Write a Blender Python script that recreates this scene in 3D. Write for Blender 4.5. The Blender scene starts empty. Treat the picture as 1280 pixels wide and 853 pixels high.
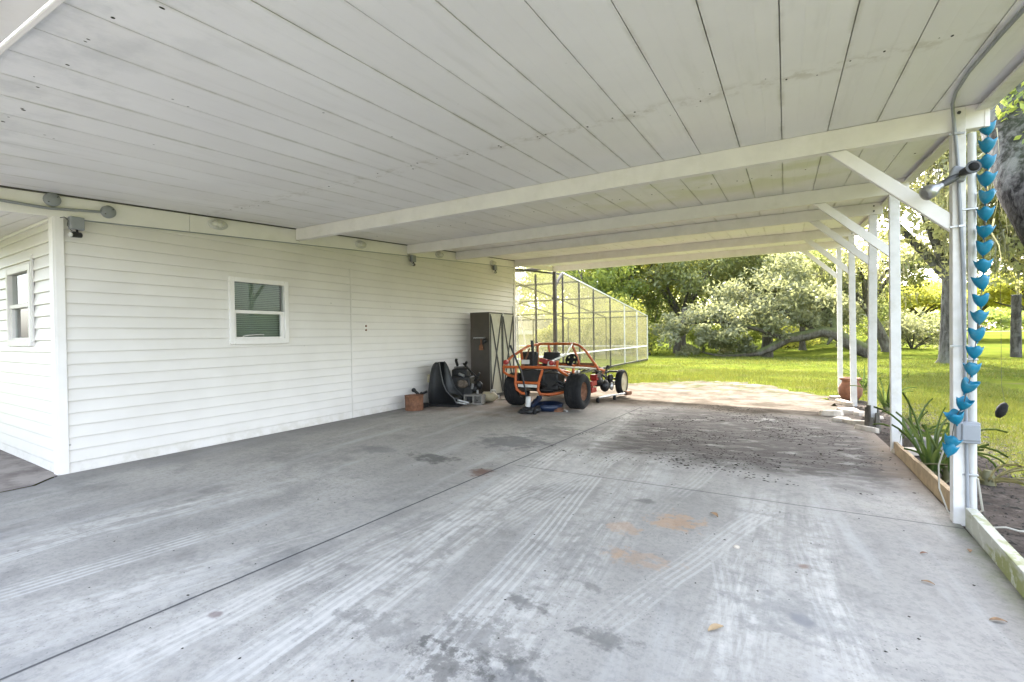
import bpy, bmesh, math, random
import numpy as np
from mathutils import Vector, Matrix, Euler
PI = math.pi
random.seed(7)
scene = bpy.context.scene
COL = scene.collection

# ------------------------------------------------------------------ camera model
FPX, YAW, PITCH, ROLL, EYE = 606.0, 29.45, -0.65, 0.75, 1.42
_a, _t, _r = map(math.radians, (YAW, PITCH, ROLL))
_F = Vector((-math.sin(_a), math.cos(_a), 0)); _R = Vector((math.cos(_a), math.sin(_a), 0)); _U = Vector((0, 0, 1))
_F2 = _F*math.cos(_t)+_U*math.sin(_t); _U2 = _U*math.cos(_t)-_F*math.sin(_t)
def ray(px, py):
    u2 = (px-640)/FPX; v2 = (426.5-py)/FPX
    u = u2*math.cos(_r)+v2*math.sin(_r); v = -u2*math.sin(_r)+v2*math.cos(_r)
    return _F2+_R*u+_U2*v
O = Vector((0, 0, EYE))
def onX(px, py, x): d = ray(px, py); return O+d*(x/d.x)
def onY(px, py, y): d = ray(px, py); return O+d*(y/d.y)
def onG(px, py):
    d = ray(px, py); n = Vector((.011, .002, 1)); return O-d*(n.dot(O)/n.dot(d))
def gx(px, y):  d = ray(px, 430); return d.x/d.y*y
cam_d = bpy.data.cameras.new('camera'); cam = bpy.data.objects.new('camera', cam_d); COL.objects.link(cam)
cr = _R*math.cos(_r)-_U2*math.sin(_r); cu = _R*math.sin(_r)+_U2*math.cos(_r); cb = -_F2
cam.matrix_world = Matrix(((cr.x, cu.x, cb.x, O.x), (cr.y, cu.y, cb.y, O.y), (cr.z, cu.z, cb.z, O.z), (0, 0, 0, 1)))
cam_d.sensor_width = 36; cam_d.lens = FPX/1280*36; cam_d.clip_start = .05; cam_d.clip_end = 3000
scene.camera = cam

# ------------------------------------------------------------------ terrain height
def sst(a, b, v):
    t = min(1, max(0, (v-a)/(b-a))); return t*t*(3-2*t)
def gz(x, y):
    z = -.011*max(-7, min(4, x)) - .002*max(-10, min(20, y))
    z += 1.15*sst(42, 100, y) + .6*sst(100, 260, y)
    z -= .35*sst(31, 38, y)*sst(5, 0, x)*sst(80, 55, y)
    return z

# ------------------------------------------------------------------ mesh builder
class MB:
    def __init__(s): s.v = []; s.f = []; s.m = []; s.sm = []
    def add(s, vs, fs, m=0, smooth=False):
        b = len(s.v); s.v += [tuple(p) for p in vs]
        for f in fs: s.f.append(tuple(b+i for i in f)); s.m.append(m); s.sm.append(smooth)
        return s
    def box(s, c, d, rot=None, m=0):
        hx, hy, hz = d[0]/2, d[1]/2, d[2]/2
        M = rot if rot is not None else None
        vs = []
        for x, y, z in ((-1,-1,-1),(1,-1,-1),(1,1,-1),(-1,1,-1),(-1,-1,1),(1,-1,1),(1,1,1),(-1,1,1)):
            p = Vector((x*hx, y*hy, z*hz))
            if M is not None: p = M @ p
            vs.append((p.x+c[0], p.y+c[1], p.z+c[2]))
        return s.add(vs, [(0,3,2,1),(4,5,6,7),(0,1,5,4),(1,2,6,5),(2,3,7,6),(3,0,4,7)], m)
    def box2(s, lo, hi, m=0):
        return s.box([(a+b)/2 for a, b in zip(lo, hi)], [abs(b-a) for a, b in zip(lo, hi)], None, m)
    def hexa(s, p, m=0):   # 8 corner points ordered as box
        return s.add(p, [(0,3,2,1),(4,5,6,7),(0,1,5,4),(1,2,6,5),(2,3,7,6),(3,0,4,7)], m)
    def bar(s, p, q, w, h, up=(0,0,1), m=0):
        p, q = Vector(p), Vector(q); d = (q-p).normalized(); u = Vector(up)
        x = d.cross(u).normalized(); z = x.cross(d).normalized()
        vs = []
        for b in (p, q):
            for sx, sz in ((-1,-1),(1,-1),(1,1),(-1,1)): vs.append(b+x*(sx*w/2)+z*(sz*h/2))
        return s.add(vs, [(0,1,2,3),(7,6,5,4),(0,4,5,1),(1,5,6,2),(2,6,7,3),(3,7,4,0)], m)
    def tube(s, pts, r, n=8, m=0, cap=True, smooth=True):
        pts = [Vector(p) for p in pts]
        rs = r if isinstance(r, (list, tuple)) else [r]*len(pts)
        vs = []; fs = []; prev = None
        for i, p in enumerate(pts):
            if i == 0: d = pts[1]-p
            elif i == len(pts)-1: d = p-pts[-2]
            else: d = (pts[i+1]-p).normalized()+(p-pts[i-1]).normalized()
            d = d.normalized() if d.length > 1e-9 else Vector((0,0,1))
            if prev is None:
                a = Vector((0,0,1)) if abs(d.z) < .9 else Vector((1,0,0)); x = d.cross(a).normalized()
            else:
                x = prev - d*prev.dot(d); x = x.normalized() if x.length > 1e-6 else d.orthogonal().normalized()
            prev = x; y = d.cross(x)
            for k in range(n):
                t = 2*PI*k/n; vs.append(p+x*(rs[i]*math.cos(t))+y*(rs[i]*math.sin(t)))
        for i in range(len(pts)-1):
            for k in range(n):
                k2 = (k+1) % n; fs.append((i*n+k, i*n+k2, (i+1)*n+k2, (i+1)*n+k))
        s.add(vs, fs, m, smooth)
        if cap:
            s.add(vs[:n], [tuple(range(n-1, -1, -1))], m); s.add(vs[-n:], [tuple(range(n))], m)
        return s
    def lathe(s, c, prof, n=20, axis='z', m=0, smooth=True, fn=None):
        vs = []; fs = []
        for (r, h) in prof:
            for k in range(n):
                t = 2*PI*k/n; rr, hh = (r, h) if fn is None else fn(r, h, t)
                a, b = rr*math.cos(t), rr*math.sin(t)
                p = {'z': (a, b, hh), 'x': (hh, a, b), 'y': (b, hh, a)}[axis]
                vs.append((p[0]+c[0], p[1]+c[1], p[2]+c[2]))
        for i in range(len(prof)-1):
            for k in range(n):
                k2 = (k+1) % n; fs.append((i*n+k, i*n+k2, (i+1)*n+k2, (i+1)*n+k))
        return s.add(vs, fs, m, smooth)
    def disc(s, c, r, axis='z', n=16, m=0, sx=1, sy=1):
        vs = []
        for k in range(n):
            t = 2*PI*k/n; a, b = r*math.cos(t)*sx, r*math.sin(t)*sy
            p = {'z': (a, b, 0), 'x': (0, a, b), 'y': (b, 0, a)}[axis]; vs.append((p[0]+c[0], p[1]+c[1], p[2]+c[2]))
        return s.add(vs, [tuple(range(n))], m)
    def ball(s, c, r, n=12, sc=(1,1,1), m=0, jit=0, rng=None):
        vs = []; fs = []; k = n//2
        for i in range(k+1):
            ph = PI*i/k
            for j in range(n):
                t = 2*PI*j/n; q = 1+(rng.uniform(-jit, jit) if jit and 0 < i < k else 0)
                vs.append((c[0]+r*sc[0]*q*math.sin(ph)*math.cos(t), c[1]+r*sc[1]*q*math.sin(ph)*math.sin(t), c[2]+r*sc[2]*q*math.cos(ph)))
        for i in range(k):
            for j in range(n):
                j2 = (j+1) % n; fs.append((i*n+j, (i+1)*n+j, (i+1)*n+j2, i*n+j2))
        return s.add(vs, fs, m, True)
    def build(s, name, mats, parent=None, bevel=0, loc=(0,0,0), rot=None, seg=2):
        me = bpy.data.meshes.new(name); me.from_pydata(s.v, [], s.f)
        if not isinstance(mats, (list, tuple)): mats = [mats]
        for mm in mats: me.materials.append(mm)
        me.polygons.foreach_set('material_index', s.m); me.polygons.foreach_set('use_smooth', s.sm); me.update()
        o = bpy.data.objects.new(name, me); COL.objects.link(o); o.location = loc
        if rot: o.rotation_euler = rot
        if parent: o.parent = parent
        if bevel:
            b = o.modifiers.new('bevel', 'BEVEL'); b.width = bevel; b.segments = seg; b.limit_method = 'ANGLE'; b.angle_limit = math.radians(40)
        return o
def quads_obj(name, V, mat, parent=None, loc=(0,0,0), k=4):
    """V: (n*k,3) array, each k vertices one face"""
    n = len(V)//k; me = bpy.data.meshes.new(name)
    me.vertices.add(n*k); me.vertices.foreach_set('co', np.asarray(V, np.float32).ravel())
    me.loops.add(n*k); me.loops.foreach_set('vertex_index', np.arange(n*k, dtype=np.int32))
    me.polygons.add(n); me.polygons.foreach_set('loop_start', np.arange(0, n*k, k, dtype=np.int32))
    try: me.polygons.foreach_set('loop_total', np.full(n, k, np.int32))
    except Exception: pass
    me.materials.append(mat); me.update(calc_edges=True); me.validate()
    o = bpy.data.objects.new(name, me); COL.objects.link(o); o.location = loc
    if parent: o.parent = parent
    return o
def tag(o, label=None, cat=None, group=None, kind=None):
    if label: o['label'] = label
    if cat: o['category'] = cat
    if group: o['group'] = group
    if kind: o['kind'] = kind
    return o
def thing(name, label, cat, loc=(0,0,0), rz=0, group=None):
    o = bpy.data.objects.new(name, None); COL.objects.link(o); o.location = loc; o.rotation_euler = (0, 0, rz)
    o.empty_display_size = .1
    return tag(o, label, cat, group)
def dup(root, loc, rz, label, group=None):
    r = root.copy(); COL.objects.link(r); r.location = loc; r.rotation_euler = (0, 0, rz); r['label'] = label
    if group: r['group'] = group
    for ch in list(root.children):
        c = ch.copy(); COL.objects.link(c); c.parent = r
        for g in list(ch.children):
            d = g.copy(); COL.objects.link(d); d.parent = c
    return r

# ------------------------------------------------------------------ node helpers
class NT:
    def __init__(s, mat):
        s.cache = {}; s.t = mat.node_tree; s.n = s.t.nodes; s.l = s.t.links
        g = s.n.new('ShaderNodeNewGeometry'); s.geo = g; s.pos = g.outputs['Position']
        sp = s.n.new('ShaderNodeSeparateXYZ'); s.l.new(s.pos, sp.inputs[0])
        s.x, s.y, s.z = (V(s, sp.outputs[i]) for i in range(3))
    def set(s, inp, v):
        if isinstance(v, V): s.l.new(v.s, inp)
        elif isinstance(v, bpy.types.NodeSocket): s.l.new(v, inp)
        elif isinstance(v, (tuple, list)): inp.default_value = tuple(v)+(1,) if len(v) == 3 and len(inp.default_value) == 4 else tuple(v)
        else: inp.default_value = v
    def math(s, op, *a, clamp=False):
        n = s.n.new('ShaderNodeMath'); n.operation = op; n.use_clamp = clamp
        for i, q in enumerate(a): s.set(n.inputs[i], q)
        return V(s, n.outputs[0])
    def vec(s, x, y, z):
        n = s.n.new('ShaderNodeCombineXYZ')
        for i, q in enumerate((x, y, z)): s.set(n.inputs[i], q)
        return n.outputs[0]
    def noise(s, scale, detail=3, rough=.5, vec=None, dist=0):
        key = (scale, detail, rough, dist)
        if vec is None and key in s.cache: return s.cache[key]
        n = s.n.new('ShaderNodeTexNoise'); s.l.new(vec if vec is not None else s.pos, n.inputs['Vector'])
        n.inputs['Scale'].default_value = scale; n.inputs['Detail'].default_value = detail; n.inputs['Roughness'].default_value = rough
        n.inputs['Distortion'].default_value = dist
        if vec is None: s.cache[key] = V(s, n.outputs['Fac'])
        return V(s, n.outputs['Fac'])
    def voro(s, scale, vec=None, feat='F1', out='Distance', rnd=1):
        n = s.n.new('ShaderNodeTexVoronoi'); n.feature = feat; s.l.new(vec if vec is not None else s.pos, n.inputs['Vector'])
        n.inputs['Scale'].default_value = scale; n.inputs['Randomness'].default_value = rnd
        return V(s, n.outputs[out])
    def ss(s, a, b, v):   # smoothstep a->b
        n = s.n.new('ShaderNodeMapRange'); n.interpolation_type = 'SMOOTHSTEP'; s.set(n.inputs['Value'], v)
        n.inputs['From Min'].default_value = a; n.inputs['From Max'].default_value = b
        if a > b:
            n.inputs['From Min'].default_value = b; n.inputs['From Max'].default_value = a
            n.inputs['To Min'].default_value = 1; n.inputs['To Max'].default_value = 0
        return V(s, n.outputs['Result'])
    def mix(s, fac, a, b):
        n = s.n.new('ShaderNodeMix'); n.data_type = 'RGBA'
        s.set(n.inputs[0], fac); s.set(n.inputs[6], a); s.set(n.inputs[7], b)
        return n.outputs[2]
    def bump(s, h, strength=.3, dist=.01):
        n = s.n.new('ShaderNodeBump'); n.inputs['Strength'].default_value = strength; n.inputs['Distance'].default_value = dist
        s.set(n.inputs['Height'], h); return n.outputs[0]
    def island(s): return V(s, s.geo.outputs['Random Per Island'])
class V:
    def __init__(s, t, sock): s.t = t; s.s = sock
    def __add__(s, o): return s.t.math('ADD', s, o)
    def __radd__(s, o): return s.t.math('ADD', o, s)
    def __sub__(s, o): return s.t.math('SUBTRACT', s, o)
    def __rsub__(s, o): return s.t.math('SUBTRACT', o, s)
    def __mul__(s, o): return s.t.math('MULTIPLY', s, o)
    def __rmul__(s, o): return s.t.math('MULTIPLY', o, s)
    def __truediv__(s, o): return s.t.math('DIVIDE', s, o)
    def abs(s): return s.t.math('ABSOLUTE', s)
    def max(s, o): return s.t.math('MAXIMUM', s, o)
    def min(s, o): return s.t.math('MINIMUM', s, o)
    def sqrt(s): return s.t.math('SQRT', s)
    def sin(s): return s.t.math('SINE', s)
def newmat(name):
    m = bpy.data.materials.new(name); m.use_nodes = True; m.node_tree.nodes.clear()
    t = NT(m); out = t.n.new('ShaderNodeOutputMaterial'); return m, t, out
def principled(t, out, color, rough=.6, metal=0, normal=None, spec=.5):
    b = t.n.new('ShaderNodeBsdfPrincipled'); t.set(b.inputs['Base Color'], color); t.set(b.inputs['Roughness'], rough)
    b.inputs['Metallic'].default_value = metal; b.inputs['Specular IOR Level'].default_value = spec
    if normal is not None: t.l.new(normal, b.inputs['Normal'])
    t.l.new(b.outputs[0], out.inputs[0]); return b
def simple(name, col, rough=.5, metal=0, var=.15, scale=6, bump=0, dirt=None, dirt_amt=.5, spec=.5):
    m, t, o = newmat(name)
    n = t.noise(scale, 4, .6)
    c = t.mix(t.ss(.3, .7, n), tuple(q*(1-var) for q in col), tuple(min(1, q*(1+var*.6)) for q in col))
    if dirt:
        c = t.mix(t.ss(.5, .75, t.noise(scale*.7, 6, .7))*dirt_amt, c, dirt)
    principled(t, o, c, rough, metal, t.bump(t.noise(scale*5, 3), bump, .01) if bump else None, spec)
    return m
M = {}
M['white_trim'] = simple('white_trim', (.76,.725,.705), .5, 0, .04, 3, .05, (.55,.52,.44), .25)
M['beam_white'] = simple('beam_white', (.76,.725,.705), .55, 0, .05, 4, .1, (.5,.47,.38), .3)
M['old_white'] = simple('old_white', (.66,.635,.615), .6, 0, .08, 8, .1, (.42,.38,.28), .4)
M['grey_pvc'] = simple('grey_pvc', (.25,.26,.28), .5, 0, .08, 10)
M['dark_grey'] = simple('dark_grey', (.05,.05,.05), .5, 0, .2, 10)
M['black_rubber'] = simple('black_rubber', (.014,.014,.015), .85, 0, .3, 14, .2, (.05,.045,.04), .35, .25)
M['black_plastic'] = simple('black_plastic', (.011,.012,.014), .42, 0, .2, 9, .1, (.035,.032,.028), .3)
M['black_metal'] = simple('black_metal', (.012,.012,.013), .5, .2, .3, 14, .2, (.06,.042,.03), .45)
M['orange'] = simple('orange_paint', (.46,.10,.02), .4, 0, .15, 12, .1, (.16,.055,.025), .6)
M['red'] = simple('red_paint', (.30,.022,.016), .4, 0, .2, 12)
M['steel'] = simple('steel', (.42,.42,.42), .4, .8, .2, 12, .1, (.2,.14,.1), .4)
M['alu'] = simple('aluminium', (.62,.62,.60), .45, .4, .1, 9)
M['bronze'] = simple('bronze_frame', (.055,.048,.042), .5, .1, .1, 5)
M['rust'] = simple('rust', (.19,.085,.045), .85, 0, .4, 16, .4, (.09,.045,.03), .7)
M['terracotta'] = simple('terracotta', (.22,.095,.052), .9, 0, .25, 10, .2, (.10,.07,.05), .6)
M['concrete_block'] = simple('concrete_block', (.21,.195,.175), .9, 0, .2, 20, .5, (.16,.14,.12), .5)
M['cab_beige'] = simple('cabinet_beige', (.45,.43,.35), .45, .1, .08, 4, .05, (.24,.17,.1), .5)
M['cab_side'] = simple('cabinet_brown', (.072,.060,.050), .5, .1, .15, 4, .05, (.07,.05,.035), .5)
M['wood_new'] = simple('wood_new', (.40,.285,.165), .8, 0, .25, 7, .2, (.24,.17,.10), .5)
M['white_plastic'] = simple('white_plastic', (.55,.54,.52), .4, 0, .06, 10, 0, (.4,.36,.28), .4)
M['blue_plastic'] = simple('blue_plastic', (.007,.018,.05), .4, 0, .2, 10, 0, (.08,.07,.06), .5)
M['brown_cast'] = simple('brown_cast', (.13,.10,.075), .7, .2, .4, 22, .4, (.05,.04,.035), .6)
M['tan_plastic'] = simple('tan_plastic', (.42,.36,.24), .5, 0, .1, 10)
M['leaf_dry'] = simple('leaf_dry', (.28,.17,.09), .8, 0, .3, 30)
M['pale_stone'] = simple('pale_stone', (.52,.45,.37), .9, 0, .2, 9, .5, (.25,.19,.14), .5)
M['bark_chip'] = simple('bark_chip', (.035,.03,.022), .9, 0, .4, 18, .6)
M['cable_white'] = simple('cable_white', (.42,.39,.33), .6)

def mat_ceiling():
    m, t, o = newmat('ceiling_panel')
    cell = (t.x-.96)/.326
    k = t.math('FLOOR', cell)
    pn = t.noise(1, 0, vec=t.vec(k*7.31, 0.0, 0.0))
    n = t.noise(1.2, 5, .6); fine = t.noise(1, 4, .6, vec=t.vec(t.x*9, t.y*1.1, 0.0))
    c = t.mix(t.ss(.3, .7, n), (.76,.74,.745), (.81,.79,.79))
    c = t.mix(t.ss(.35, .65, pn)*.35, c, (.69,.665,.65))
    c = t.mix(t.ss(.52, .75, fine)*.22, c, (.52,.505,.47))
    # mildew under the second bay and along the joints
    fr = (cell-k-.5).abs()
    joint = t.ss(.40, .5, fr)
    c = t.mix(joint*t.ss(.4, .7, t.noise(2.3, 4, .7))*.55, c, (.40,.38,.30))
    bay = t.ss(4.8, 5.3, t.y)*t.ss(7.2, 6.2, t.y)*t.ss(-3.5, -.8, t.x)
    c = t.mix(bay*t.ss(.45, .62, t.noise(1.6, 3, .5))*.5, c, (.52,.53,.30))
    # smudges near the front edge
    fe = t.ss(1.75, .95, t.y)
    c = t.mix(fe*t.ss(.42, .68, t.noise(3.2, 5, .65))*.3, c, (.27,.28,.30))
    # line of stains along the screw line
    d = ((t.y-3.47).abs()/.14)
    c = t.mix(t.ss(1, 0, d)*t.ss(.45, .65, t.noise(7, 4, .7))*.5, c, (.42,.38,.32))
    # specks
    vo = t.voro(5.5); sp = t.ss(.055, .03, vo)*t.ss(.55, .62, t.noise(.9, 2))
    c = t.mix(sp*.8, c, (.12,.11,.10))
    # two faint pressed ribs per panel
    rib = ((t.math('FRACT', cell)*3-1.5).abs()-.5).abs()
    h = t.ss(.06, 0, rib)
    principled(t, o, c, .45, 0, t.bump(h*.6+t.noise(2.5, 3)*.25, .25, .006)); return m
M['ceiling'] = mat_ceiling()
def mat_siding():
    m, t, o = newmat('vinyl_siding')
    n = t.noise(1.3, 4, .6)
    c = t.mix(t.ss(.3, .7, n), (.65,.615,.585), (.70,.665,.635))
    st = t.noise(1, 4, .6, vec=t.vec(t.x*1.2, t.y*1.2, t.z*9))
    c = t.mix(t.ss(.55, .8, st)*.22, c, (.6,.57,.46))
    low = t.ss(.28, .04, t.z)*t.ss(.4, .65, t.noise(5, 5, .7))
    c = t.mix(low*.5, c, (.46,.42,.34))
    vo = t.voro(2.2); c = t.mix(t.ss(.03, .015, vo)*.7, c, (.2,.2,.2))
    grain = t.noise(1, 3, .6, vec=t.vec(t.x*4, t.y*4, t.z*60))
    principled(t, o, c, .42, 0, t.bump(grain, .12, .003)); return m
M['siding'] = mat_siding()

# ------------------------------------------------------------------ concrete floor
def mat_concrete():
    m, t, o = newmat('driveway_concrete')
    big = t.noise(.55, 5, .6); mid = t.noise(2.2, 6, .65); fine = t.noise(14, 5, .7); vf = t.noise(70, 3, .7)
    c = t.mix(t.ss(.3, .7, big), (.285,.268,.245), (.415,.392,.358))
    c = t.mix(t.ss(.45, .68, mid)*.55, c, (.185,.176,.165))
    c = t.mix(t.ss(.52, .66, t.noise(.9, 6, .7))*.5, c, (.165,.157,.148))
    c = t.mix(t.ss(.46, .62, t.noise(26, 6, .8))*.35, c, (.15,.148,.145))
    # swept streaks running down the bay
    st = t.noise(1, 6, .65, vec=t.vec(t.x*3.2+t.y*.25, t.y*.35, 0.0))
    c = t.mix(t.ss(.5, .7, st)*.45, c, (.46,.45,.435))
    c = t.mix(t.ss(.45, .28, st)*.40, c, (.24,.23,.218))
    c = t.mix(t.ss(.5, .75, fine)*.3, c, (.20,.195,.19))
    # pitted aggregate
    vo = t.voro(38); c = t.mix(t.ss(.22, .08, vo)*t.ss(.44, .6, t.noise(1.1, 4, .6))*.75, c, (.10,.095,.09))
    # tyre tracks with tread bars
    def track(p, q, w, amt, light=True, tread=38):
        a, b = onG(*p), onG(*q); d = (b-a); L = d.length; d = d/L
        u = (t.x-a.x)*(-d.y)+(t.y-a.y)*d.x; s = (t.x-a.x)*d.x+(t.y-a.y)*d.y
        wob = t.noise(.8, 2)*.10-.05
        uu = (u+wob).abs()
        band = t.ss(w, w*.7, uu)*t.ss(-.25, .2, s)*t.ss(L+.3, L-.4, s)
        bars = t.ss(-.1, .5, ((u+wob)*(2*PI/w*2.6)).sin())
        fade = t.ss(.32, .55, t.noise(1.7, 6, .72))*t.ss(.25, .5, t.noise(9, 4, .7))
        return band*(bars*.75+.25)*fade*amt
    lt = None
    for p, q, w, a in [((270,853),(705,560),.14,.95), ((520,853),(760,572),.13,.8), ((0,745),(300,655),.13,.8), ((0,700),(160,650),.10,.55),
                       ((120,853),(430,690),.12,.75), ((640,650),(790,560),.11,.7), ((760,780),(960,636),.11,.5),
                       ((1005,690),(1080,853),.10,.45), ((905,700),(930,853),.10,.4), ((470,690),(900,520),.12,.5), ((820,640),(960,530),.12,.35)]:
        q_ = track(p, q, w, a); lt = q_ if lt is None else lt.max(q_)
    c = t.mix(lt*.7, c, (.58,.56,.525))
    # broad pale smears left by tyres dragging sand
    def smear(p, q, w):
        a, b = onG(*p), onG(*q); d = (b-a); L = d.length; d = d/L
        u0 = (t.x-a.x)*(-d.y)+(t.y-a.y)*d.x; s = (t.x-a.x)*d.x+(t.y-a.y)*d.y
        st = t.noise(1, 5, .7, vec=t.vec(u0*11, s*.55, w*31)); u = u0.abs()+(t.noise(1.7, 6, .72)-.5)*.25
        return t.ss(w, w*.1, u)*t.ss(.36, .62, st)*t.ss(-.5, .4, s)*t.ss(L+.6, L-.6, s)
    sm = None
    for p, q, w in (((330,853),(722,560),.42),((100,853),(560,640),.34),((900,853),(960,620),.32),((1060,853),(1010,640),.26),((600,853),(815,570),.34),((0,790),(420,665),.34),((690,600),(800,510),.3),((0,690),(330,610),.4)):
        q_ = smear(p, q, w); sm = q_ if sm is None else sm.max(q_)
    c = t.mix(sm*t.ss(.3, .65, t.noise(9, 4, .7))*.72, c, (.58,.555,.515))
    # control joints
    j0, j1 = onG(0, 850), onG(640, 578)
    sl = (j1.x-j0.x)/(j1.y-j0.y)
    jd = (t.x-(j0.x+(t.y-j0.y)*sl)+t.noise(4, 2)*.012-.006).abs()
    jl = t.ss(.013, .004, jd)
    e0, e1 = onG(640, 581), onG(1070, 642); se = (e1.y-e0.y)/(e1.x-e0.x)
    je = (t.y-(e0.y+(t.x-e0.x)*se)+t.noise(4, 2)*.012-.006).abs()
    jl = jl.max(t.ss(.012, .004, je)*t.ss(-.05, .1, t.x-e0.x)*.7)
    jh = t.ss(.16, .0, jd)*t.ss(.4, .6, mid)
    c = t.mix(jh*.35, c, (.2,.2,.2))
    # stains: x, y picked on the slab, radius, colour, strength
    def stain(p, rx, ry, col, amt, nz=1.0, ns=7):
        nonlocal c
        g = onG(*p)
        d = (((t.x-g.x)/rx)*((t.x-g.x)/rx)+((t.y-g.y)/ry)*((t.y-g.y)/ry)).sqrt()+(t.noise(ns, 6, .72)-.5)*(nz*1.5+.6)
        c = t.mix(t.ss(1.0, .35, d)*amt, c, col)
    dk = (.075,.073,.07); og = (.50,.27,.12)
    stain((545,573), .42, .22, dk, .75, 1.6); stain((470,562), .4, .2, (.16,.16,.16), .6, 1.5); stain((600,591), .14, .18, (.12,.06,.04), .8, 1.2)
    stain((640,553), .6, .5, (.11,.11,.115), .7, 1.6); stain((690,540), .5, .6, (.12,.12,.12), .5, 1.8)
    stain((775,660), .17, .12, og, .3, 3.0); stain((845,652), .20, .2, og, .42, 2.8); stain((800,700), .2, .13, og, .24, 3.0); stain((768,690), .12, .08, og, .22, 3.0)
    stain((810,627), .12, .07, dk, .5); stain((662,755), .12, .09, dk, .55, 1.8, 9); stain((757,798), .20, .085, dk, .5, 2.0, 9); stain((650,838), .15, .07, dk, .5, 1.8, 9); stain((740,735), .1, .05, dk, .35, 2, 9); stain((1000,770), .4, .3, (.2,.2,.2), .3, 2.2, 9)
    stain((1003,775), .075, .085, (.2,.2,.21), .75, .3, 9); stain((1003,708), .05, .05, (.2,.12,.08), .6); stain((640,850), .3, .1, (.14,.14,.14), .5, 1.6, 9)
    stain((270,768), .05, .035, (.10,.05,.05), .6); stain((560,830), .22, .14, (.075,.07,.065), .6, 2.6, 14); stain((600,800), .3, .2, (.09,.085,.08), .45, 2.8, 14); stain((470,780), .4, .12, (.13,.125,.12), .35, 2.6, 9)
    # darker grey strip along the wall foot
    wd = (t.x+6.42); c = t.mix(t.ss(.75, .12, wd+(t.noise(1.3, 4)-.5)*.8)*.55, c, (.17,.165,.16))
    # brown dust by the machine parts at the far left
    br = t.ss(6.4, 8.2, t.y+(t.noise(.9, 3)-.5)*2)*t.ss(-2.6, -4.2, t.x)*t.ss(.3, .6, mid)
    c = t.mix(br*.7, c, (.24,.17,.13))
    # muddy washed-in litter, then the sandy end of the drive
    mud = t.ss(5.2, 6.3, t.y+(t.noise(1.1, 4)-.5)*1.6)*t.ss(9.9, 9.0, t.y+(t.noise(.8, 3)-.5)*1.2)*t.ss(-2.6, -1.4, t.x+(t.noise(1.5, 3)-.5)*1.4)
    mst = t.noise(1, 6, .72, vec=t.vec(t.x*2.4+t.y*.9, t.y*6.0-t.x*1.2, 0.0))
    c = t.mix(mud*t.ss(.42, .52, mst)*.95, c, (.032,.027,.024))
    c = t.mix(mud*t.ss(.28, .5, mid)*.85, c, (.10,.086,.077))
    edge = t.ss(.7, 1.2, t.x+(t.noise(2, 4)-.5)*.7)*t.ss(5, 6, t.y)
    c = t.mix(edge*.7, c, (.27,.21,.16))
    gd = t.ss(.95, 1.12, t.x+(t.noise(3, 4)-.5)*.3)*t.ss(5.0, 4.4, t.y)*t.ss(.4, .6, mid)
    c = t.mix(gd*.6, c, (.16,.19,.09))
    sand = t.ss(8.9, 9.9, t.y+(t.noise(.7, 4)-.5)*1.2)
    sc_ = t.mix(t.ss(.35, .65, t.noise(1.8, 6, .7)), (.085,.073,.060), (.175,.150,.126))
    sc_ = t.mix(t.ss(.55, .7, t.noise(5, 5, .7))*.5, sc_, (.05,.038,.028))
    sc_ = t.mix(t.ss(.45, .6, t.noise(2.6, 6, .75))*t.ss(11.5, 14.5, t.y)*.75, sc_, (.055,.065,.02)); c = t.mix(sand, c, sc_)
    c = t.mix(jl*.9*t.ss(10, 9, t.y), c, (.05,.05,.052))
    h = fine*.5+vf*.35+mud*t.ss(.47, .60, mst)*1.5-jl*2+lt*.3
    b = principled(t, o, c, .85, 0, t.bump(h, .35, .006), .3); t.set(b.inputs['Specular IOR Level'], (1-sand)*.22); return m
M['concrete'] = mat_concrete()
def mat_soil():
    m, t, o = newmat('bed_soil')
    n = t.noise(2.2, 6, .7); f = t.noise(16, 6, .75)
    c = t.mix(t.ss(.3, .7, n), (.060,.051,.045), (.125,.108,.095)); c = t.mix(t.ss(.5, .7, f)*.7, c, (.032,.027,.023))
    c = t.mix(t.ss(.62, .72, t.noise(7, 4, .6))*.5, c, (.20,.172,.148))
    principled(t, o, c, .95, 0, t.bump(f*.8+t.noise(45, 3)*.4, 1.0, .04), .0); return m
M['soil'] = mat_soil()
def mat_lawn():
    m, t, o = newmat('lawn_grass')
    n = t.noise(.22, 5, .6); n2 = t.noise(1.7, 6, .7); f = t.noise(30, 4, .7)
    c = t.mix(t.ss(.3, .7, n), (.084,.108,.016), (.132,.144,.022))
    c = t.mix(t.ss(.42, .66, n2)*.65, c, (.045,.070,.014))
    c = t.mix(t.ss(.52, .68, t.noise(.8, 6, .7))*.55, c, (.135,.125,.045))
    c = t.mix(t.ss(.45, .75, f)*.55, c, (.032,.050,.010))
    bare = t.ss(.55, .66, t.noise(.5, 5, .65))*t.ss(34, 18, t.y)
    c = t.mix(bare*.6, c, (.13,.105,.07)); c = t.mix(t.ss(5.5, 2.6, t.x+(t.noise(.9, 5, .65)-.5)*3)*t.ss(14, 11, t.y)*t.ss(-1, 1, t.x)*t.ss(.42, .6, t.noise(2.6, 5, .7))*.8, c, (.12,.10,.075))
    principled(t, o, c, .9, 0, t.bump(f+n2, .8, .04), .0); return m
M['lawn'] = mat_lawn()
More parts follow.
